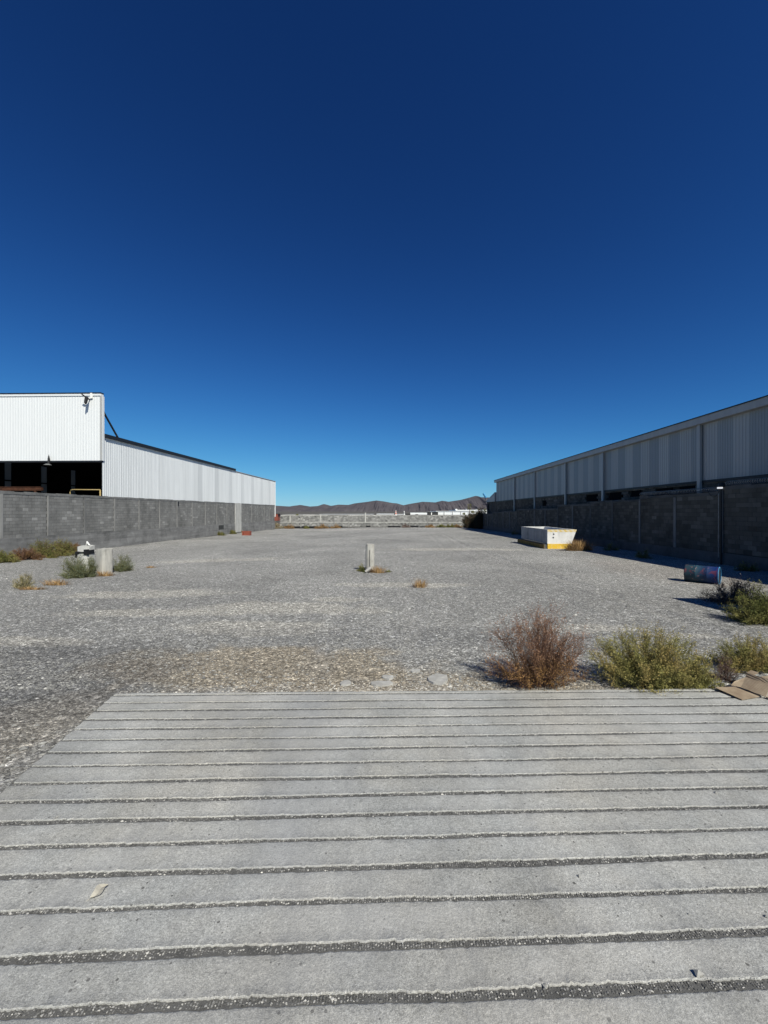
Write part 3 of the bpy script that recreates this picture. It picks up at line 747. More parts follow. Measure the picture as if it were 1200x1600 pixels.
L3(XW-0.1, XW+0.05, YE, YE+0.1, CZ-1, zs2).build('corner_trim', M['white_sheet'], lb)
# diagonal strut that braces the parapet from the roof
yA = on_x(162.5, XW)+0.05; yB = on_x(186, XW)
MB().tube([(XW-0.15-ox, yA-oy, CZ+7.75-oz), (XW-0.05-ox, yB-oy, zs+0.2-oz)], 0.075, 6).build('strut', M['dark_metal'], lb)
# dark hall seen through the open bay
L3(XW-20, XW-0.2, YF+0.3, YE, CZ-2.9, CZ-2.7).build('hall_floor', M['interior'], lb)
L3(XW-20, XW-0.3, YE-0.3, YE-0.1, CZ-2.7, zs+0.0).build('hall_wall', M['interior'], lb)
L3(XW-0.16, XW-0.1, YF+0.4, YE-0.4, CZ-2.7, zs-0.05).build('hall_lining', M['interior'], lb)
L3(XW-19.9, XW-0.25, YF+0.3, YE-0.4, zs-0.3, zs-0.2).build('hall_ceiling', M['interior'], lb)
M['dim'] = plain('dim_panel', (0.13, 0.135, 0.135), 0.7, 0, 0.1, 1)
XI = XW-20.0; zc_ = zs-0.21
pan = []
for (p0, p1) in ((7.5, 18.5), (64.5, 74), (111, 118.5)):
    ya, yb = on_x(p0, XI), on_x(p1, XI); pan.append((min(ya, yb), max(ya, yb)))
pan.sort(); prev = YF+0.3
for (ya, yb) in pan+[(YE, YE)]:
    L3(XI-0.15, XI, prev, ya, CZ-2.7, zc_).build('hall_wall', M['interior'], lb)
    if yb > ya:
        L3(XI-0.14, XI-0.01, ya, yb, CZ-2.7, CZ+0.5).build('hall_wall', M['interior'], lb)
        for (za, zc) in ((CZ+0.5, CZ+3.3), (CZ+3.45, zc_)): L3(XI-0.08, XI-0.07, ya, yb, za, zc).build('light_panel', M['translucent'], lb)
        L3(XI-0.14, XI-0.01, ya, yb, CZ+3.302, CZ+3.448).build('girt', M['interior'], lb)
    prev = yb
ggx = (148.5-616)/F
L3(XW-0.62, XW-0.22, YF+1.0, YF+1.4, CZ-2.7, zs-0.31).build('column', M['green'], lb)
# yellow handrail and rusty beam behind the wall
def facade_x(px, Y): t = (px-600)/F; return Y*(t*math.cos(TH)-math.sin(TH))/(t*math.sin(TH)+math.cos(TH))
yy = YF+0.55
xa, xb = facade_x(109.5, yy), facade_x(157, yy)
def zat(px, py, X, Y): d = Y*math.cos(TH)-X*math.sin(TH); return CZ+(799-py)/F*d
t_ = thing('handrail', 'yellow bent pipe handrail showing above the left wall in the dark bay', 'handrail', (xa, yy, gzf(xa, yy)))
zr = zat(110, 765, xa, yy)-t_.location.z
MB().tube([(0, 0, 0), (0, 0, zr-0.18), (0.06, 0, zr-0.04), (0.2, 0, zr), (xb-xa, 0, zr-0.02)], 0.04, 8).build('pipe', M['yellow_pipe'], t_, smooth=True)
MB().tube([(xb-xa-0.02, 0, 0), (xb-xa-0.02, 0, zr-0.04)], 0.05, 8).build('post', M['yellow_pipe'], t_, smooth=True)
xa, xb = -35, facade_x(66, yy-0.1)
t_ = thing('steel_rack', 'long rusty brown steel rack just behind the left wall under the open bay', 'rack', (xb, yy-0.1, gzf(xb, yy)))
zr = zat(30, 761, facade_x(30, yy-0.1), yy-0.1)-t_.location.z
MB().box(xa-xb, 0, -0.1, 0.1, zr-0.28, zr-0.02).build('beam', M['rust'], t_)
MB().box(xa-xb, 0, -0.13, -0.101, zr-0.02, zr+0.02).build('beam_edge', M['rust'], t_)
for q in (-0.5, -4, -8, -12): MB().box(q-0.08, q+0.08, -0.08, 0.08, 0, zr-0.281).build('leg', M['rust'], t_)
# loudspeaker-like lamp on the front, small antenna lamp at the opening
xs_ = facade_x(141, YF); t_ = thing('floodlight', 'black floodlight on a bent arm near the top right corner of the white warehouse front', 'floodlight', (xs_, YF-0.05, zat(141, 625, xs_, YF)))
MB().tube([(0.0, 0, 0.02), (0.05, -0.35, 0.05), (-0.1, -0.5, 0.2), (-0.22, -0.52, 0.32)], 0.05, 6).build('arm', M['black'], t_)
MB().tube([(0.05, -0.35, 0.1), (0.02, -0.42, -0.35), (-0.05, -0.40, -0.5)], [0.12, 0.1, 0.05], 8).build('lamp_head', M['black'], t_)
MB().box(0.08, 0.24, -0.06, 0.0, 0.1, 0.5).build('mounting_plate', M['white_paint'], t_)
xs_ = facade_x(79, YF); t_ = thing('bay_lamp', 'small dark lamp with a spike hanging at the top edge of the dark bay', 'lamp', (xs_, YF-0.15, zb_f-0.2))
MB().tube([(0, 0, -0.05), (0, 0, 0.35), (0, 0, 0.65)], [0.09, 0.07, 0.01], 6).build('lamp_stem', M['black'], t_)
MB().tube([(0, -0.1, -0.16), (0, -0.1, -0.06)], [0.27, 0.1], 10).build('lamp_shade', M['dim'], t_)

# ---- right warehouse
XB = 15.9
rb = thing('warehouse', 'long grey striped metal warehouse in shade behind the right wall', 'warehouse', (XB+9, 40, gzf(XB, 40)))
ox, oy, oz = rb.location
zrf = CZ+0.3035*XB; zpb = CZ+0.0985*XB; Y0, Y1 = 6.0, on_x(775.5, XB)
y = Y0; k = 0; wds = [0.86, 0.86]; cache = {}
def anchor(y): return y
while y < Y1-0.05:
    w = min(0.87, Y1-y); key = (round(w, 2), k % 2)
    if key not in cache: cache[key] = sheet_mesh('wall_sheet', w, zpb, zrf-0.36, 0.174 if k % 2 == 0 else 0.145, 0.016 if k % 2 == 0 else 0.010, M['grey_light' if k % 2 == 0 else 'grey_dark'])
    o = link('wall_sheet', cache[key], rb, (XB-ox, y+w-oy, -oz)); o.rotation_euler = (0, 0, math.pi); y += w; k += 1
R3 = L3
R3(XB-0.30, XB+0.15, Y0-0.1, Y1+0.15, zrf-0.355, zrf-0.02).build('fascia', M['fascia'], rb)
R3(XB-0.34, XB+0.2, Y0-0.1, Y1+0.2, zrf-0.018, zrf+0.03).build('roof_edge', M['dark_metal'], rb)
mb = MB(); mb.prism([(XB+0.2-ox, zrf-0.3-oz), (XB+30-ox, zrf-0.3-oz), (XB+30-ox, zrf+0.1-oz), (XB+15-ox, zrf+1.1-oz), (XB+0.2-ox, zrf+0.02-oz)], Y0-0.1-oy, Y1+0.15-oy); mb.build('roof', M['roof'], rb)
# far end wall (faces the back) and far corner
R3(XB+0.05, XB+30, Y1+0.0, Y1+0.1, CZ-3, zrf-0.31).build('end_wall', M['grey_light'], rb)
R3(XB+0.05, XB+30, Y0-0.05, Y0, CZ-3, zrf-0.31).build('end_wall', M['grey_light'], rb)
cols = [on_x(p, XB-0.2) for p in (1090, 940, 882, 834, 802.5)]; cols = [cols[0]-9.6]+cols
for y in cols: R3(XB-0.17, XB-0.045, y-0.10, y+0.10, CZ-2.9, zrf-0.357).build('column', M['grey_light'], rb, bevel=0)
# block base with window openings
wins = [(915.5, 931.5, 0.78, 1.28), (951, 971, 0.80, 1.30), (985, 999, 0.88, 1.36), (1024, 1048, 0.88, 1.36), (848, 852.5, 0.50, 1.10), (1060, 1085, 0.95, 1.36)]
wr = [(on_x(b, XB), on_x(a, XB), c, d) for a, b, c, d in wins]
mb = MB(); rr = 0
z = zpb-0.2
joint = MB()
while z > CZ-0.9:
    y = Y0+(rr % 2)*0.2
    while y < Y1:
        yb = y+0.388
        if not any(y < w1 and yb > w0 and z+0.1 > CZ+c and z+0.1 < CZ+d for (w0, w1, c, d) in wr):
            mb.box(XB+0.0-ox+random.uniform(-.006, .006), XB+0.12-ox, y-oy, yb-oy, z+0.012-oz, z+0.2-0.002-oz)
        y += 0.4
    z -= 0.2; rr += 1
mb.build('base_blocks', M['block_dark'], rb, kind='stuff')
R3(XB+0.13, XB+0.2, Y0, Y1, CZ-2.9, zpb+0.1).build('base_backing', M['mortar_dark'], rb)
R3(XB+0.008, XB+0.125, Y0, Y1, CZ-2.9, z+0.2).build('base_wall', M['mortar_dark'], rb)
R3(XB-0.06, XB+0.03, Y0, Y1, zpb-0.1, zpb+0.02).build('drip_flashing', M['dark_metal'], rb)
for (w0, w1, c, d) in wr: 
    f = R3(XB+0.02, XB+0.126, w0, w1, CZ+c-0.04, CZ+c+0.01).build('window', M['conc'], rb)
    R3(XB+0.06, XB+0.11, w0, w1, CZ+c+0.012, CZ+d+0.05).build('pane', M['glassdark'], f)
# low annex beyond the warehouse's far end
an = thing('annex', 'small dark block annex with a sloping roof at the far end of the right warehouse', 'building', (XB+2, Y1+4, gzf(XB, Y1+4)))
ox, oy, oz = an.location
ya, yb = Y1+0.25, on_x(761, XB)
L3(XB-0.02, XB+6, ya, yb, CZ-3, CZ+1.55).build('wall', M['block_dark'], an)
mb = MB(); mb.prism([(ya-oy, CZ+1.5-oz+0.06), (yb-oy+0.2, CZ+1.56-oz), (yb-oy+0.2, CZ+1.72-oz), (ya-oy, CZ+3.0-oz)], XB-0.2-ox, XB+6-ox, 'x'); mb.build('roof', M['fascia'], an)
for yy in np.linspace(ya+1, yb-0.8, 4): L3(XB-0.12, XB-0.021, yy-0.12, yy+0.12, CZ-3, CZ+1.5).build('pilaster', M['plinth_dark'], an)
L3(XB-0.06, XB-0.021, ya+4.6, ya+5.8, CZ+0.2, CZ+1.2).build('window', M['glassdark'], an)
t_ = thing('wall_lamp', 'small blue lamp tilted on the roof corner of the dark annex', 'lamp', (XB-0.3, yb, CZ+1.6))
MB().tube([(0, 0, 0), (0, 0, 0.9)], 0.05, 6).build('arm', M['dark_metal'], t_)
MB().tube([(-0.35, 0, 1.5), (0.15, 0, 0.75)], [0.16, 0.22], 8).build('lamp_head', M['blue'], t_)

# ------------------------------------------------------------------ lamp post, wires on the right wall
yp = pr0-0.1; t_ = thing('lamp_post', 'thin black pipe standing against the right wall with a small white-topped lamp', 'lamp post', (XRW-0.12, yp, gzf(XRW-0.12, yp)))
hz = CZ+1.12-t_.location.z
MB().tube([(0, 0, 0), (0, 0, hz-0.12)], 0.035, 8).build('pole', M['black'], t_)
MB().tube([(0.02, 0.16, 0.3), (0.02, 0.16, hz-0.3)], 0.016, 6).build('conduit', M['wire'], t_)
MB().box(-0.13, 0.03, -0.06, 0.06, hz-0.10, hz-0.03).build('lamp_head', M['lamp_sun_glow'], t_)
MB().tube([(0.02, 0, hz-0.02), (0.02, 0, hz+0.16)], [0.13, 0.1], 8).build('photocell', M['black'], t_)
mb = MB(); pts = []
yw0, yw1 = 8.0, k_(2)
nT = 150
for q in range(nT*9):
    y = yw0+(yw1-yw0)*q/(nT*9); a = 2*math.pi*q/9; base = CZ+tops_at(RT, y)+0.13
    if abs(y-k_(0)) < 0.25: base = CZ+0.9+0.13+0.23*(1-(y-k_(0)+0.25)/0.5)
    pts.append((XRW+0.06+0.10*math.cos(a), y, base+0.10*math.sin(a)))
mb.tube(pts, 0.011, 3, False); o = mb.build('razor_wire', M['wire']); o['label'] = 'coil of razor wire along the near top of the right wall'; o['category'] = 'razor wire'
def sag(p0, p1, s, nn=10): return [tuple(Vector(p0).lerp(Vector(p1), t/nn)-Vector((0, 0, s*4*(t/nn)*(1-t/nn)))) for t in range(nn+1)]
xw = XRW-0.1
def wz(px, py): Y = on_x(px, xw); return (xw, Y, zat(px, py, xw, Y))
o = MB().tube(sag(wz(1124, 767), wz(1106, 767), 0.28)+sag(wz(1104, 766), wz(1060, 773), 0.02)[1:]+sag(wz(1058, 773), wz(1040, 770), 0.06)[1:]+sag(wz(1038, 771), wz(980, 783), 0.10)[1:]+sag(wz(978, 783), wz(925, 784), 0.03)[1:], 0.011, 5).build('cable', M['black'])
o['label'] = 'black cable sagging along the top of the right wall from the lamp'; o['category'] = 'cable'

# ------------------------------------------------------------------ open concrete tank with yellow base
X0, Yk, Zk = onground(855.5, 857.5)
tk = thing('concrete_tank', 'open pale concrete tank with flared right side and yellow base by the right wall', 'tank', (X0, Yk, Zk))
d_ = Yk*math.cos(TH)-X0*math.sin(TH); sc = d_/F
Wt, Wb, Hb, Ht, LT = 45*sc, 37*sc, 7.8*sc, 30*sc, 5.4
wt = 0.14
M['tank'] = mat_concrete('tank_concrete', (0.56, 0.555, 0.53), (0.74, 0.73, 0.70), 2.6, 0.4, 0.3, streak=True)
M['tank_side'] = mat_concrete('shaded_tank_side', (0.24, 0.245, 0.245), (0.36, 0.36, 0.355), 2.6, 0.5, 0.3, streak=True)  # darker copy of the tank concrete, shade put into its colour
def slab_poly(y0, y1, mat, name):  # end wall with flared right side
    return MB().prism([(0, Hb), (Wb, Hb), (Wt, Ht), (0, Ht)], y0, y1).build(name, mat, tk)
slab_poly(0, wt, M['tank'], 'front_wall'); slab_poly(LT-wt, LT, M['tank'], 'back_wall')
MB().box(0.0, wt, wt+0.001, LT-wt-0.001, Hb, Ht-0.002).build('side_wall', M['tank_side'], tk, label='long side wall facing left, its shade painted in as darker grey')
MB().prism([(Wb-wt, Hb), (Wb, Hb), (Wt, Ht-0.002), (Wt-wt, Ht-0.002)], wt+0.001, LT-wt-0.001).build('side_wall', M['tank'], tk)
MB().box(-0.2, Wb-0.05, 0.02, LT+0.3, -0.2, Hb-0.05).build('base', M['plinth_dark'], tk)
MB().box(-0.005, Wb+0.0, -0.05, 0.015, -0.15, Hb-0.004).build('base_band', M['yellow_base'], tk, label='bright yellow painted band along the front of the base')
MB().box(-0.225, -0.203, 0.02, LT+0.3, -0.15, Hb-0.06).build('base_band', M['yellow_shade_dirty'], tk, label='soiled brownish-yellow band with painted-in shade along the left side of the base')
MB().prism([(0.0, Ht-0.16), (Wt-0.055, Ht-0.16), (Wt+0.004, Ht+0.003), (0.0, Ht+0.003)], -0.006, 0.03).build('stripe_band', M['yellow_stripe'], tk)
for (px, py) in ((865, 834.5), (864.3, 840)):
    cx, cz = (px-855.5)*sc, (857.5-py)*sc; m = MB()
    m.tube([(cx, -0.012, cz), (cx, 0.02, cz)], 0.05, 10).build('pipe_hole', M['black'], tk)

# ------------------------------------------------------------------ steel drum on its side
X0, Yk, Zk = onground(1103, 911.5)
R = 0.285; LD = 0.88
dr = thing('steel_drum', 'blue and teal painted steel drum with red smears lying on its side in the gravel', 'drum', (X0, Yk+0.15, Zk+R-0.02), math.radians(-46))
ring = []
prof_ = [(-LD/2, R*0.93), (-LD/2, R), (-LD/2+0.02, R*1.02), (-LD/2+0.04, R), (-LD*0.17-0.015, R), (-LD*0.17, R*1.025), (-LD*0.17+0.015, R), (LD*0.17-0.015, R), (LD*0.17, R*1.025), (LD*0.17+0.015, R), (LD/2-0.04, R), (LD/2-0.02, R*1.02), (LD/2, R), (LD/2, R*0.93)]
nA = 36; Vd = []; Fd = []
for (x, r_) in prof_:
    for q in range(nA): a = 2*math.pi*q/nA; Vd.append((x, r_*math.cos(a), r_*math.sin(a)))
for i in range(len(prof_)-1):
    for q in range(nA): q2 = (q+1) % nA; Fd.append((i*nA+q, i*nA+q2, (i+1)*nA+q2, (i+1)*nA+q))
link('drum_shell', mesh_np('drum_shell', Vd, Fd, M['drum'], True), dr)
MB().tube([(-LD/2+0.012, 0, 0), (-LD/2+0.02, 0, 0)], R*0.95, 28).build('drum_bottom', M['drum'], dr)
M['drum_in'] = plain('drum_inside', (0.03, 0.035, 0.05), 0.6, 0.2, 0.4, 5)
MB().tube([(LD/2-0.03, 0, 0), (LD/2-0.02, 0, 0)], R*0.95, 28).build('drum_lid', M['drum_in'], dr)
m = MB(); m.tube([(LD/2-0.004, (R-0.004)*math.cos(a), (R-0.004)*math.sin(a)) for a in np.linspace(0, 2*math.pi, 33)], 0.012, 6, False).build('drum_rim', M['blue'], dr)

# ------------------------------------------------------------------ concrete stubs
def stub(px, py, w, dep, h, label, mat, seed, rz=0.1, chip=0.03, lean=0.0):
    X, Y, Z = onground(px, py); r = random.Random(seed)
    t = thing('concrete_stub', label, 'concrete post', (X, Y+dep/2, Z), rz, 'short concrete posts standing in the gravel lot')
    nz = 9; ring = []; k = 16
    V = []; Fc = []
    for iz in range(nz+1):
        z = -0.1+(h+0.1)*iz/nz
        for q in range(k):
            a = 2*math.pi*(q+0.5)/k; c, s = math.cos(a), math.sin(a); mm = max(abs(c), abs(s))
            x, y = c/mm*w/2, s/mm*dep/2
            corner = min(abs(c), abs(s))/mm
            ch = 1-0.09*corner**3-r.uniform(0, chip)*(0.4+corner)
            zz = z+(r.uniform(-0.035, 0.015) if iz == nz else r.uniform(-.01, .01))
            V.append((x*ch+lean*z, y*ch, zz))
    for iz in range(nz):
        for q in range(k): q2 = (q+1) % k; Fc.append((iz*k+q, iz*k+q2, (iz+1)*k+q2, (iz+1)*k+q))
    V.append((lean*h, 0, h-0.01)); top = len(V)-1; m = MB(); m.v = V; m.f = Fc+[(nz*k+q, nz*k+(q+1) % k, top, top) for q in range(k)]
    m.build('post', M[mat], t); return t
M['stub'] = mat_concrete('stub_concrete', (0.30, 0.29, 0.26), (0.50, 0.48, 0.43), 5, 0.6, 0.6, streak=True)
c1 = stub(577.5, 894, 0.33, 0.30, 1.08, 'slim cracked pale concrete post standing alone in the middle of the lot', 'stub', 1, 0.2, 0.05, 0.01)
MB().box(-0.045, -0.02, -0.168, -0.12, 0.1, 0.85, 0.008).build('crack', M['patch'], c1)
MB().tube([(-0.2, -0.22, 0.02), (0.0, -0.2, 0.16), (0.12, -0.16, 0.02)], [0.06, 0.09, 0.05], 7).build('footing', M['frag'], c1)
c2 = stub(157, 898, 0.50, 0.46, 1.03, 'square grey concrete post among weeds, right one of the left pair', 'stub', 2, -0.30, 0.03)
c3 = stub(127.5, 896, 0.54, 0.46, 1.14, 'white and black painted concrete post among weeds, left one of the left pair', 'conc_white', 3, 0.0, 0.05)
m = MB()
for a, b, z0, z1 in ((-0.27, -0.1, 0.80, 0.91), (-0.1, 0.1, 0.84, 0.90), (0.10, 0.285, 0.76, 1.0), (-0.27, -0.22, 0.66, 0.81)): m.box(a, b, -0.245, -0.2, z0, z1, 0.012)
m.box(0.22, 0.285, -0.2, 0.1, 0.80, 0.96, 0.01)
m.build('black_paint', M['black'], c3)
MB().tube([(-0.02, 0, 1.1), (0.06, 0, 1.28), (0.16, 0, 1.15)], [0.02, 0.05, 0.03], 6).build('bent_rebar', M['white_paint'], c3)

# ------------------------------------------------------------------ small things
X0, Yk, Zk = onground(385.5, 836.5)
t_ = thing('crate', 'small red slatted plastic crate lying near the far end of the left wall', 'crate', (X0, Yk, Zk))
for q in range(5): x = -0.40+q*0.2; MB().box(x-0.05, x+0.05, -0.31, -0.28, 0.06, 0.5).build('slat', M['red'], t_)
MB().box(-0.47, 0.47, -0.28, 0.28, 0.0, 0.06).build('crate_floor', M['red'], t_)
for (a, b, c, d) in ((-0.47, 0.47, 0.28, 0.31), (-0.5, -0.471, -0.28, 0.28), (0.471, 0.5, -0.28, 0.28)): MB().box(a, b, c, d, 0.0, 0.55).build('side_panel', M['red'], t_)
for (a, b, c, d) in ((-0.5, 0.5, -0.325, -0.311),): MB().box(a, b, c, d, 0.46, 0.56).build('rim', M['red'], t_); MB().box(a, b, c, d, 0.0, 0.09).build('rim', M['red'], t_)
# dry leaf / scrap on the ramp
def onramp(px, py): d = 1116/(py-850)*1.0; return (*c2w((px-600)/F*d, d), ramp_z(d))
X0, Yk, Zk = onramp(153, 1396)
m = MB(); nL = 7
mid = [(0.013*math.sin(q*0.9)+0.02*(q/nL), -0.05+0.10*q/nL, 0.006+0.010*math.sin(math.pi*q/nL)) for q in range(nL+1)]
for q in range(nL):
    w0 = 0.034*math.sin(math.pi*(q+0.05)/nL)**0.7; w1 = 0.034*math.sin(math.pi*min(1, (q+1)/nL)*0.999)**0.7
    a, b = mid[q], mid[q+1]
    m.quad((a[0]-w0, a[1], a[2]+0.012), a, b, (b[0]-w1, b[1], b[2]+0.012)); m.quad(a, (a[0]+w0, a[1], a[2]+0.008), (b[0]+w1, b[1], b[2]+0.008), b)
m.tube([(0, -0.05, 0.006), (-0.012, -0.075, 0.003)], 0.0015, 4)
M['leafpaper'] = plain('dry_pale_leaf', (0.37, 0.345, 0.285), 0.8, 0, 0.15, 30)
o = m.build('dry_leaf', M['leafpaper'], None, smooth=True, loc=(X0, Yk, Zk+0.002)); o.scale = (0.8, 0.78, 0.8); o.rotation_euler = (0.02, 0, -0.35); o['label'] = 'pale curled dry leaf lying on the ramp at lower left'; o['category'] = 'leaf'
# loose small stones on the ramp
bits = [(1090, 1523, 0.018), (853, 1544, 0.010), (905, 1371, 0.010), (1119, 1240, 0.012), (88, 1278, 0.012), (1112, 1293, 0.006), (690, 1265, 0.006), (497, 1240, 0.009), (1198, 1434, 0.009), (718, 1316, 0.007), (1077, 1430, 0.006), (226, 1113, 0.016), (113, 1174, 0.012)]
for q, (px, py, r_) in enumerate(bits):
    X, Y, Z = onramp(px, py); o = stones('stone', np.array([0.0]), np.array([0.0]), np.array([r_*0.4]), np.array([r_]), M['gravel'] if q else M['frag'], 0.7, None, 60+q)
    o.location = (X, Y, Z); 
    where = ('pale chip of concrete standing at the edge of the lowest groove, lower right', 'small dark stone in the lowest groove, right of centre', 'small dark stone sitting in a shallow pit on the right half of the ramp',
             'flat dark stone on the ramp near its right edge, in the middle distance', 'dark stone in a groove near the left edge of the ramp', 'tiny dark stone on the right of the ramp', 'tiny dark stone beside the middle of the ramp',
             'small dark stone on a groove left of centre', 'small dark stone at the right border of the ramp', 'tiny stone right of the middle of the ramp', 'tiny dark stone low on the right of the ramp',
             'dark stone near the far left corner of the ramp', 'dark stone in a groove by the left side of the ramp')[q]
    o['label'] = where; o['category'] = 'stone'; o['group'] = 'small stones lying on the ramp'

# cardboard: flattened box with raised walls
X0, Yk, Zk = onramp(1163, 1084)
cb = thing('cardboard_box', 'flattened brown cardboard box with raised creased walls beside the green bushes', 'cardboard', (X0, Yk, Zk+0.004))
def at(px, py, h=0.0):
    """offset from the box origin of a point h above the ramp plane"""
    d = 1116/(py-850); d = (1.8+0.0823*d-h)*F/(py-799)
    X, Y = c2w((px-600)/F*d, d); return Vector((X-X0, Y-Yk, (CZ-(1.8+0.0823*d)+h)-Zk-0.004))
def panel(name, pts, th=0.006):
    pts = [Vector(p) for p in pts]; nrm = (pts[1]-pts[0]).cross(pts[2]-pts[0]).normalized(); m = MB()
    top = [tuple(p+nrm*th/2) for p in pts]; bot = [tuple(p-nrm*th/2) for p in pts]
    nP = len(pts)
    if nP == 4: m.quad(*top); m.quad(*bot[::-1])
    for q in range(nP): m.quad(top[q], bot[q], bot[(q+1) % nP], top[(q+1) % nP])
    m.build(name, M['card'], cb)
def pt(px, py, d): X, Y = c2w((px-600)/F*d, d); return Vector((X-X0, Y-Yk, CZ-(py-799)/F*d-Zk-0.004))
A0 = at(1117, 1075, 0.03); A1 = at(1160, 1094, 0.012); A2 = at(1187, 1089, 0.02); A3 = at(1148, 1074, 0.03)
panel('floor_panel', [A0, A1, A2, A3])
B0 = at(1158, 1075, 0.03); B1 = at(1180, 1083.5, 0.025); B2 = at(1197, 1089.5, 0.025)
d0, d1, d2 = 4.93, 4.76, 4.64
T0 = pt(1165.5, 1058.5, d0+0.10); T1 = pt(1187, 1064.5, d1+0.10); T2 = pt(1205, 1070, d2+0.10)
U0 = pt(1167, 1051.5, d0+0.13); U1 = pt(1188, 1058, d1+0.13); U2 = pt(1206, 1063, d2+0.13)
panel('back_panel', [B0, B1, T1, T0]); panel('back_panel', [T0, T1, U1, U0])
panel('side_panel', [B1, B2, T2, T1]); panel('side_panel', [T1, T2, U2, U1])
panel('flap', [at(1142, 1072, 0.03), B0, T0, pt(1148, 1065, 5.0)])
panel('flap', [U0, U0.lerp(U1, 0.55), U0.lerp(U1, 0.55)+Vector((0.10, 0.05, 0.012)), U0+Vector((0.10, 0.05, 0.012))])
panel('flap', [U1, U2, U2+Vector((0.16, 0.03, 0.01)), U1+Vector((0.16, 0.03, 0.01))])
panel('flap', [B2, B2+Vector((0.02, -0.10, -0.01)), B2+Vector((0.30, -0.10, 0.0)), B2+Vector((0.28, 0.05, 0.02))])

# ------------------------------------------------------------------ shrubs
def rib(V, Fc, P, rad, n=3):
    """thin three-sided stem through points P"""
    P = np.asarray(P); m = len(P); b = len(V)
    for i in range(m):
        t = P[min(i+1, m-1)]-P[max(i-1, 0)]; t = t/(np.linalg.norm(t)+1e-9)
        a = np.cross(t, (0.3, 0.2, 0.93)); a /= (np.linalg.norm(a)+1e-9); c = np.cross(t, a)
        r = rad*(1-0.75*i/(m-1))
        for k in range(n): w = 2*math.pi*k/n; V.append(P[i]+(a*math.cos(w)+c*math.sin(w))*r)
    for i in range(m-1):
        for k in range(n): k2 = (k+1) % n; Fc.append((b+i*n+k, b+i*n+k2, b+(i+1)*n+k2, b+(i+1)*n+k))
def shrub(name, loc, rx, ry, h, nst, ntw, nleaf, lsize, leafm, stemm, label, cat, seed, rad=0.004, upright=0.5, lw=0.45, group=None, low=0.0, lean=(0, 0), twl=0.28):
    r = np.random.default_rng(seed); V, Fc = [], []; tips = []
    for s in range(nst):
        a = r.uniform(0, 2*math.pi); q = r.random()**0.6
        ex, ey = rx*q*math.cos(a)+lean[0]*h, ry*q*math.sin(a)+lean[1]*h
        ez = h*(1-(1-low)*q**(2.2 if upright < 0.7 else 3.5))*r.uniform(0.72, 1.05)
        if r.random() < 0.42: ez *= r.uniform(0.15, 0.6); ex *= 0.92; ey *= 0.92
        bs = r.uniform(0.1, 0.55); b = np.array([ex*bs, ey*bs, -0.02])
        e = np.array([ex, ey, ez]); m = 5; P = []
        for i in range(m+1):
            t = i/m; p = b+(e-b)*np.array([t**(1+upright*0.3), t**(1+upright*0.3), t**(1-0.25*upright)])
            p = p+r.normal(0, 0.012*h, 3)*min(1, i); P.append(p)
        rib(V, Fc, P, rad*r.uniform(0.7, 1.2)); tips.append(P)
    tw = []
    for s in range(ntw):
        P = tips[r.integers(len(tips))]; i = r.integers(1, len(P)-1); f = r.random(); p = P[i]*(1-f)+P[i+1]*f
        dirv = (P[-1]-P[0]); dirv /= np.linalg.norm(dirv)+1e-9; dirv = dirv*0.6+r.normal(0, 0.55, 3)+np.array([0, 0, 0.35]); dirv /= np.linalg.norm(dirv)
        L = h*r.uniform(0.35, 1.0)*twl; p2 = p+dirv*L*0.55+r.normal(0, 0.01, 3); p3 = p+dirv*L+np.array([0, 0, L*0.15]); p3[2] = max(p3[2], 0.01); p2[2] = max(p2[2], 0.01)
        rib(V, Fc, [p, p2, p3], rad*0.5); tw.append((p, p2, p3))
    root = thing(name, label, cat, loc, 0, group)
    link('stems', mesh_np('stems', V, Fc, stemm), root, kind=None)
    # leaves / buds
    nL = nleaf; idx = r.integers(0, len(tw), nL); T = np.array(tw)[idx]; f = r.random(nL)[:, None]
    p = np.where(f < 0.5, T[:, 0]*(1-2*f)+T[:, 1]*2*f, T[:, 1]*(2-2*f)+T[:, 2]*(2*f-1)); p = p+r.normal(0, lsize*0.6, (nL, 3)); p[:, 2] = np.maximum(p[:, 2], 0.004)
    d = r.normal(0, 1, (nL, 3)); d[:, 2] = np.abs(d[:, 2])*1.1; d /= np.linalg.norm(d, axis=1)[:, None]
    s = np.cross(d, r.normal(0, 1, (nL, 3))); s /= np.linalg.norm(s, axis=1)[:, None]
    ls = (lsize*r.uniform(0.5, 1.4, nL))[:, None]
    a = p; b = p+d*ls*0.5+s*ls*lw*0.5; c = p+d*ls; e = p+d*ls*0.5-s*ls*lw*0.5
    LV = np.stack([a, b, c, e], 1).reshape(-1, 3); LF = np.arange(nL*4).reshape(-1, 4)
    link('foliage', mesh_np('foliage', LV, LF, leafm), root, kind='stuff')
    return root
def G(px, py): return onground(px, py)
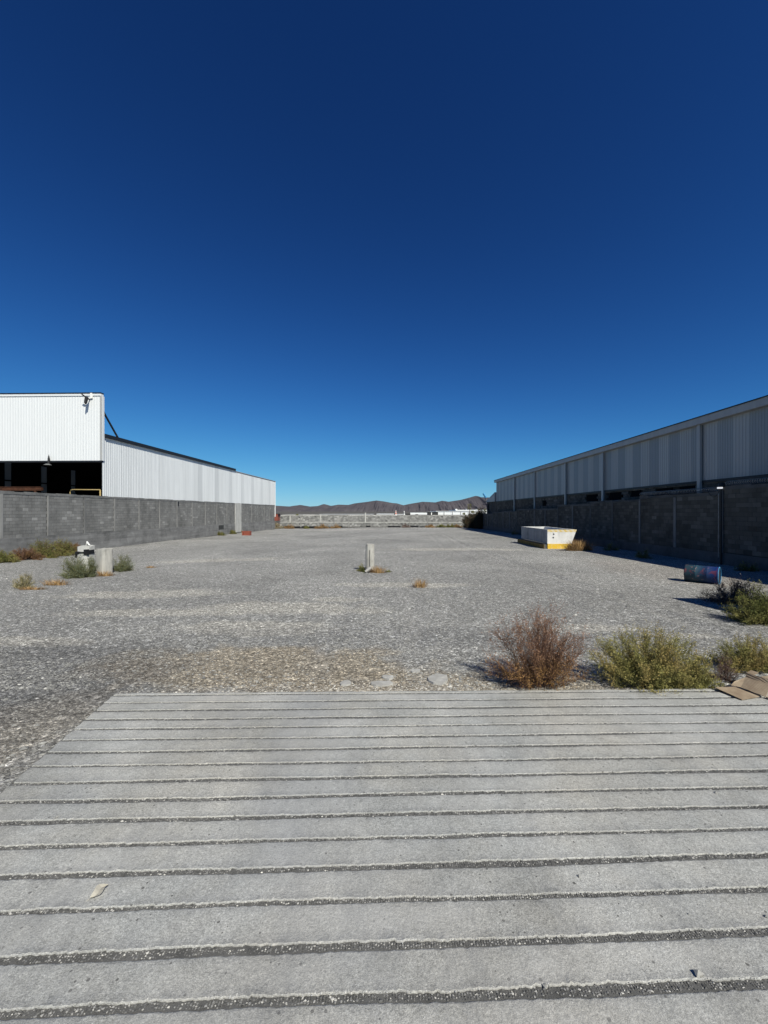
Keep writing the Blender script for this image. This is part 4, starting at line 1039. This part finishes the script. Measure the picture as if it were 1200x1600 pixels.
def tuft(loc, r_, h, nb, mat, label, seed, group='dry grass tufts around the lot', w=0.006, name='grass_tuft', ry=None):
    r = np.random.default_rng(seed); V, Fc = [], []
    ry = ry or r_
    for s in range(int(nb*0.7)):
        a = r.uniform(0, 6.28); q = math.sqrt(r.random())*0.8; b = np.array([r_*q*math.cos(a), ry*q*math.sin(a), -0.01])
        e = b+np.array([math.cos(a)*r.uniform(0, .5)*r_+r.normal(0, 0.12*r_), math.sin(a)*r.uniform(0, .5)*ry, h*(1-0.5*q*q)*r.random()**0.8*1.35])
        e[:2] += r.normal(0, 0.22*h, 2); mid = (b+e)/2+np.array([0, 0, 0.10*h]); s_ = np.array([math.cos(a+1.57), math.sin(a+1.57), 0])*w*r.uniform(0.6, 1.3)
        k = len(V); V += [b-s_, b+s_, mid+s_*0.8, mid-s_*0.8, e, e]; Fc += [(k, k+1, k+2, k+3), (k+3, k+2, k+4, k+5)]
    return link(name, mesh_np(name, V, Fc, mat), None, loc, label, 'grass', group)
def mid(px, py, dep):   # base centre of a plant whose nearest foot is at px,py
    X, Y, Z = onground(px, py); return (X, Y+dep, gzf(X, Y+dep))
shrub('dry_shrub', mid(846, 1079, 0.12), 0.68, 0.36, 0.97, 125, 3800, 24000, 0.013, M['leaf_shrub'], M['stem'], 'tall reddish-brown dry twiggy shrub at the far edge of the ramp', 'shrub', 41, 0.0032, 0.8, 0.7, low=0.5, twl=0.24)
g = mid(1026, 1080, 0.2)
shrub('green_shrub', g, 0.82, 0.46, 0.72, 180, 5600, 52000, 0.019, M['leaf_green'], M['stem_green'], 'big rounded olive-green shrub right of the brown one at the ramp edge', 'shrub', 42, 0.003, 0.4, 0.38, low=0.35, twl=0.24)
shrub('green_shrub', mid(1092, 1080, 0.1), 0.36, 0.2, 0.36, 60, 1300, 9500, 0.017, M['leaf_green'], M['stem_green'], 'low yellow-green shrub between the big olive shrub and the cardboard', 'shrub', 43, 0.003, 0.2, 0.38, low=0.1)
shrub('green_shrub', mid(1185, 1052, 0.15), 0.60, 0.32, 0.46, 90, 2600, 22000, 0.018, M['leaf_green'], M['stem_green'], 'green shrub directly behind the cardboard at the right edge', 'shrub', 44, 0.003, 0.4, 0.38, low=0.15)
shrub('dry_shrub', mid(1140, 1066, 0.06), 0.22, 0.15, 0.34, 40, 500, 1800, 0.012, M['leaf_grey'], M['stem'], 'small grey-brown twiggy shrub between cardboard and low green shrub', 'shrub', 45, 0.0028, 0.4, 0.5)
shrub('dry_shrub', mid(1168, 948, 0.35), 0.85, 0.45, 0.60, 130, 2600, 11000, 0.024, M['leaf_grey'], M['stem'], 'dark dry grey-brown shrub beside the drum at the right edge', 'shrub', 46, 0.006, 0.5, 0.45, low=0.1)
shrub('green_shrub', mid(1202, 978, 0.25), 0.62, 0.45, 0.72, 90, 2200, 17000, 0.028, M['leaf_deep'], M['stem_green'], 'bushy bright green shrub at the right edge in front of the dry one', 'shrub', 47, 0.005, 0.4, 0.38, low=0.15)
# weeds round the left posts
shrub('weed', mid(106, 905, 0.4), 0.72, 0.4, 0.80, 90, 1700, 9000, 0.04, M['leaf_sage'], M['stem_green'], 'sage-green weed clump left of and around the painted concrete post', 'weed', 51, 0.006, 0.7, 0.3, 'weeds around the left concrete posts')
shrub('weed', mid(141, 902, 0.05), 0.2, 0.2, 0.72, 36, 500, 3200, 0.035, M['leaf_sage'], M['stem_green'], 'upright dark green weed in the gap between the two left concrete posts', 'weed', 52, 0.006, 0.9, 0.3, 'weeds around the left concrete posts')
shrub('weed', mid(184, 894, 0.25), 0.62, 0.35, 0.66, 70, 1100, 6000, 0.035, M['leaf_sage'], M['stem_green'], 'grey-green weed right of the square concrete post', 'weed', 53, 0.006, 0.7, 0.3, 'weeds around the left concrete posts')
shrub('weed', mid(32, 920, 0.1), 0.38, 0.3, 0.46, 50, 700, 3000, 0.028, M['straw_pale'], M['stem_green'], 'pale dry straw-coloured weed standing apart at the far left', 'weed', 54, 0.006, 0.7, 0.35, 'weeds around the left concrete posts')
tuft(mid(165, 900, 0), 0.42, 0.22, 330, M['straw'], 'orange dry grass at the foot of the square left post', 61, ry=0.15)
tuft(mid(88, 914, 0), 0.5, 0.20, 380, M['straw'], 'orange dry grass in front of the left weed clump', 62, ry=0.2)
tuft(mid(52, 921, 0), 0.5, 0.10, 400, M['straw'], 'low brown dry grass beside the pale weed at far left', 63, ry=0.15)
tuft(mid(236, 887, 0), 0.28, 0.09, 250, M['straw'], 'tiny lone orange tuft in the gravel right of the left weeds', 64, ry=0.12)
tuft(mid(656, 917, 0), 0.27, 0.27, 260, M['straw'], 'single bright orange grass tuft in the open lot right of the centre post', 65, ry=0.2)
tuft(mid(590, 895, 0), 0.38, 0.27, 420, M['straw'], 'brownish grass on the right side of the centre post', 66, ry=0.18)
shrub('weed', mid(566, 894, 0.1), 0.24, 0.2, 0.36, 30, 400, 2200, 0.03, M['leaf_deep'], M['stem_green'], 'dark green weed on the left side of the centre post', 'weed', 55, 0.005, 0.5, 0.35)
tuft(mid(607, 894, 0), 0.15, 0.12, 140, M['leaf_deep'], 'small green tuft at the far right of the centre post', 67)
tuft(mid(908, 861, 0.35), 1.0, 0.62, 1700, M['straw'], 'large orange-tan grass clump in front of the tank at its right corner', 68, w=0.009, ry=0.45)
# planting along the left wall
for q, (px, py, rx, h, mt, lab) in enumerate(((-12, 880, 0.9, 0.55, 'leaf_deep', 'dark green bush at the left border below the wall'), (28, 876, 1.0, 0.62, 'leaf_brown', 'reddish-brown dry bush at the foot of the left wall, near the left border'),
        (60, 872, 1.1, 0.95, 'leaf_deep', 'widest green bush at the foot of the left wall'), (88, 869, 0.9, 0.85, 'leaf_deep', 'green bush just right of the widest one below the left wall'), (108, 865, 0.8, 0.6, 'leaf_brown', 'brown bush at the right end of the planting below the left wall'))):
    shrub('wall_bush', mid(px, py, 0.4), rx*1.15, 0.5, h*1.08, 80, 1900, 11000, 0.05, M[mt], M['stem'], lab, 'bush', 70+q, 0.008, 0.4, 0.4, 'bushes at the foot of the left wall')
for q, (px, py, rx, h, mt, lab) in enumerate(((341, 837, 0.9, 0.5, 'leaf_deep', 'low green weed under the dark patch on the left wall'), (362, 834.5, 0.6, 0.5, 'leaf_deep', 'green weed left of the wide pale pillar'),
        (373, 833, 0.6, 0.5, 'straw_pale', 'pale straw weed at the foot of the wide pale pillar'), (381, 831, 0.5, 1.2, 'leaf_brown', 'dark brown upright weed right of the wide pale pillar'))):
    shrub('weed', mid(px, py, 0.3), rx, 0.4, h, 30, 400, 1800, 0.07, M[mt], M['stem'], lab, 'weed', 80+q, 0.01, 0.5, 0.5, 'weeds along the left wall')
# rear wall weeds
rear = ((433, 1.3, 1.1, 'straw_pale', 'yellowish bush in the corner of left wall and rear wall'), (452, 1.3, 0.9, 'straw', 'tan dry bush right of the corner bush by the rear wall'), (478, 0.8, 0.5, 'leaf_deep', 'small green weed between two tan bushes at the rear wall'),
        (503, 1.6, 0.95, 'straw', 'largest orange dry bush at the foot of the rear wall'), (525, 1.2, 0.8, 'straw', 'tan bush right of the largest orange one at the rear wall'), (634, 0.9, 0.7, 'leaf_grey', 'grey-brown weed at the rear wall right of its middle'),
        (672, 1.0, 0.6, 'straw', 'orange weed at the rear wall under the dark shed'), (690, 1.1, 0.6, 'leaf_deep', 'green weed at the rear wall, third from its right end'), (704, 1.0, 0.7, 'leaf_deep', 'green weed at the rear wall, second from its right end'), (715, 0.9, 0.7, 'straw', 'tan weed at the rear wall nearest to the dark hedge'))
for q, (px, rx, h, mt, lab) in enumerate(rear):
    X = facade_x(px, YR-0.9); shrub('weed', (X, YR-0.9, gzf(X, YR-0.9)), rx, 0.5, h, 30, 450, 1500, 0.12, M[mt], M['stem'], lab, 'weed', 90+q, 0.015, 0.3, 0.5, 'weeds along the rear wall')
# dark overgrown hedge at the far end of the right wall
for q, (px, Y, rx, h, lab) in enumerate(((733, 74, 1.2, 2.5, 'leafless dark shrub at the corner of the rear wall and right wall'), (744, 70, 1.5, 3.0, 'tall dark tangled shrub against the far end of the right wall'), (752, 67, 1.0, 3.4, 'highest dark shrub rising over the far end of the right wall'))):
    X = facade_x(px, Y); shrub('dark_shrub', (X, Y, gzf(X, Y)), rx, 1.2, h, 80, 1600, 9000, 0.14, M['leaf_shaded'], M['stem'], lab, 'shrub', 110+q, 0.02, 0.6, 0.5, 'dark shrubs at the far end of the right wall', low=0.5)
for q, (px, py, rx, h, lab) in enumerate(((806, 838, 0.6, 0.7, 'small dark weed behind the tank'), (962, 863, 0.5, 0.45, 'weed in the shade right of the grass clump'), (1014, 876, 0.45, 0.5, 'weed in the shade at the foot of the right wall behind the drum'), (1188, 897, 0.5, 0.35, 'low weed in the wall shade at the right border'))):
    shrub('weed', mid(px, py-2, 0.5), rx, 0.4, h, 24, 260, 1200, 0.05, M['leaf_deep'], M['stem'], lab, 'weed', 120+q, 0.008, 0.4, 0.4, 'weeds in the shade of the right wall')

# ------------------------------------------------------------------ beyond the rear wall
def far_box(root, px0, px1, py_top, Y, dep, mat, name='wall', zb=None):
    xa, xb = facade_x(px0, Y), facade_x(px1, Y); z1 = zat(px0, py_top, xa, Y)
    zb = CZ-3.3 if zb is None else zb
    o = root.location
    return MB().box(xa-o.x, xb-o.x, Y-o.y, Y+dep-o.y, zb-o.z, z1-o.z).build(name, M[mat], root)
def far_thing(name, px, Y, label, cat='building', group=None): X = facade_x(px, Y); return thing(name, label, cat, (X, Y, CZ-3.3), 0, group)
b = far_thing('long_warehouse', 720, 380, 'long white low warehouse beyond the rear wall at the right')
far_box(b, 681, 800, 798.6, 380, 60, 'far_white')
for px in (694, 707, 720, 733, 746): far_box(b, px-0.4, px+0.4, 799.0, 379.6, 0.35, 'fascia', 'downpipe')
far_box(b, 681, 800, 798.2, 379.2, 0.3, 'fascia', 'eave', CZ+0.2)
b2 = far_thing('white_factory', 740, 520, 'white factory block with rooftop units beyond the long warehouse', group=None)
far_box(b2, 712, 800, 796.6, 520, 60, 'far_white')
for px, w in ((713, 3), (729, 1.6), (745, 2.0)): far_box(b2, px-w/2, px+w/2, 795.2, 521, 6, 'far_white' if w > 2 else 'fascia', 'roof_unit', CZ+1.5)
b = far_thing('white_shed', 656, 400, 'white shed with a dark doorway beyond the middle of the rear wall')
far_box(b, 643, 668, 801.2, 400, 40, 'far_white'); far_box(b, 649, 653.5, 803.5, 399.6, 0.35, 'black', 'doorway')
b = far_thing('dark_shed', 680, 370, 'dark open shed between two white buildings beyond the rear wall')
far_box(b, 668.5, 684.5, 800.0, 370, 8, 'patch')
far_box(b, 668.5, 684.5, 799.6, 369.4, 9.2, 'fascia', 'roof', CZ-0.6)
far_box(b, 673.5, 675, 800.6, 369.6, 0.35, 'white_paint', 'post')
b = far_thing('white_shed', 605, 420, 'long low white shed beyond the rear wall, left of the red and white mast')
far_box(b, 588, 616, 803.0, 420, 40, 'far_white')
b = far_thing('white_shed', 626, 410, 'short white shed just right of the red and white mast')
far_box(b, 620, 631, 803.4, 410, 30, 'far_white')
b = far_thing('grey_shed', 637, 390, 'grey shed with white corner beside the white mast')
far_box(b, 633, 641, 802.5, 390, 20, 'patch'); far_box(b, 641.2, 643, 801.2, 389, 2, 'white_paint', 'corner_panel')
b = far_thing('white_shed', 550, 430, 'very long low white shed beyond the left half of the rear wall')
far_box(b, 498, 583, 803.4, 430, 30, 'far_white'); far_box(b, 536, 543, 804.2, 429, 0.8, 'patch', 'doorway'); far_box(b, 546, 553, 804.0, 429, 0.8, 'patch', 'doorway')
b = far_thing('white_shed', 475, 430, 'low grey-white shed beyond the far left of the rear wall')
far_box(b, 440, 496, 804.3, 430, 30, 'conc_white'); 
def mast(px, py0, Y, mats, label):
    X = facade_x(px, Y); t = thing('mast', label, 'mast', (X, Y, CZ-3.3)); zt = zat(px, py0, X, Y)-(CZ-3.3); nS = len(mats)
    for q, mm in enumerate(mats): r0 = 0.9*(1-0.55*q/nS)*Y/380; r1 = 0.9*(1-0.55*(q+1)/nS)*Y/380; MB().tube([(0, 0, zt*q/nS), (0, 0, zt*(q+1)/nS-0.001)], [r0, r1], 8).build('mast_section', M[mm], t)
mast(618.5, 797.8, 360, ('white_paint', 'orange', 'white_paint', 'orange', 'white_paint'), 'short red and white banded mast beyond the rear wall')
mast(631.5, 798.4, 360, ('white_paint', 'fascia', 'white_paint'), 'white mast right of the red and white one')
b = far_thing('red_hut', 433, 140, 'small red hut peeking out right of the left warehouse corner', 'hut')
far_box(b, 426, 434.0, 802.8, 140, 3, 'red'); far_box(b, 425, 437.0, 801.6, 139.7, 3.6, 'patch', 'roof', CZ-0.63)
def small_tree(px, py_top, Y, w, label, seed, mat='leaf_deep', trunk=0.5):
    X = facade_x(px, Y); zt = zat(px, py_top, X, Y); z0 = CZ-3.3; h = zt-z0; r = np.random.default_rng(seed)
    t = thing('tree', label, 'tree', (X, Y, z0), 0, 'trees beyond the rear wall')
    m = MB(); m.tube([(0, 0, 0), (w*0.05, 0, h*0.5), (w*0.02, 0, h*0.8)], [w*0.09, w*0.06, w*0.03], 6)
    for q in range(5): a = q*1.3; m.tube([(w*0.04, 0, h*(0.4+0.08*q)), (w*0.3*math.cos(a), w*0.3*math.sin(a), h*(0.6+0.08*q))], [w*0.04, w*0.015], 5)
    m.build('trunk', M['wood'], t)
    nL = 900; c = r.normal(0, 1, (14, 3)); c /= np.linalg.norm(c, axis=1)[:, None]; c = c*np.array([w*0.34, w*0.34, h*0.22])+np.array([0, 0, h*(1+trunk)/2*0.93])
    p = c[r.integers(0, 14, nL)]+r.normal(0, w*0.09, (nL, 3)); u = r.normal(0, 1, (nL, 3)); v = r.normal(0, 1, (nL, 3)); s = w*0.05
    u /= np.linalg.norm(u, axis=1)[:, None]; v /= np.linalg.norm(v, axis=1)[:, None]
    LV = np.stack([p, p+u*s, p+u*s+v*s, p+v*s], 1).reshape(-1, 3); link('crown', mesh_np('crown', LV, np.arange(nL*4).reshape(-1, 4), M[mat]), t, kind='stuff')
small_tree(733.5, 785.5, 300, 3.4, 'thin dark tree in front of the long white warehouse', 201)
small_tree(738.5, 798.0, 290, 3.2, 'low round tree right below the thin dark one', 202)
small_tree(725, 801.5, 300, 2.6, 'small bush-like tree left of the thin dark one', 203)
small_tree(747, 800.5, 280, 4.0, 'dark tree next to the right wall shrubs, beyond the rear wall', 204)
small_tree(464, 803.6, 240, 2.2, 'tiny dark tree beyond the left part of the rear wall', 205)
small_tree(758, 794.5, 330, 3.0, 'small tree beside the annex corner in the distance', 206)

# ------------------------------------------------------------------ unseen hut added right of the view to cast the shadow wedge on the gravel
hh = 3.3; zg = gzf(9, 9)
X0, Yk, _ = onground(1049, 934.5)
cx = X0+SUNV.x*hh; cy = Yk+SUNV.y*hh
gh = thing('unseen_shadow_hut', 'unseen grey hut added outside the right border to cast the shadow wedge by the drum', 'hut', (cx, cy, gzf(cx, cy)))
mb = MB(); mb.v = [(0, 0, -0.3), (4.0, 0, -0.3), (4.0, -3.0, -0.3), (0.42, -3.0, -0.3)]; mb.v += [(v[0], v[1], hh-0.12) for v in mb.v]
mb.f = [(0, 3, 2, 1), (4, 5, 6, 7), (0, 1, 5, 4), (1, 2, 6, 5), (2, 3, 7, 6), (3, 0, 4, 7)]
mb.build('wall', M['block_dark'], gh)  # wall, roof and door belong to the added unseen hut
mb2 = MB(); mb2.v = [(v[0], v[1], hh-0.119) for v in mb.v[:4]]+[(v[0], v[1], hh) for v in mb.v[:4]]; mb2.f = list(mb.f); mb2.build('roof', M['conc'], gh)
MB().box(1.5, 2.4, -3.06, -3.002, 0.0, 2.1).build('door', M['dark_metal'], gh)
print('objects', len(bpy.data.objects), 'tris', sum(len(o.data.polygons) for o in bpy.data.objects if o.type == 'MESH'))
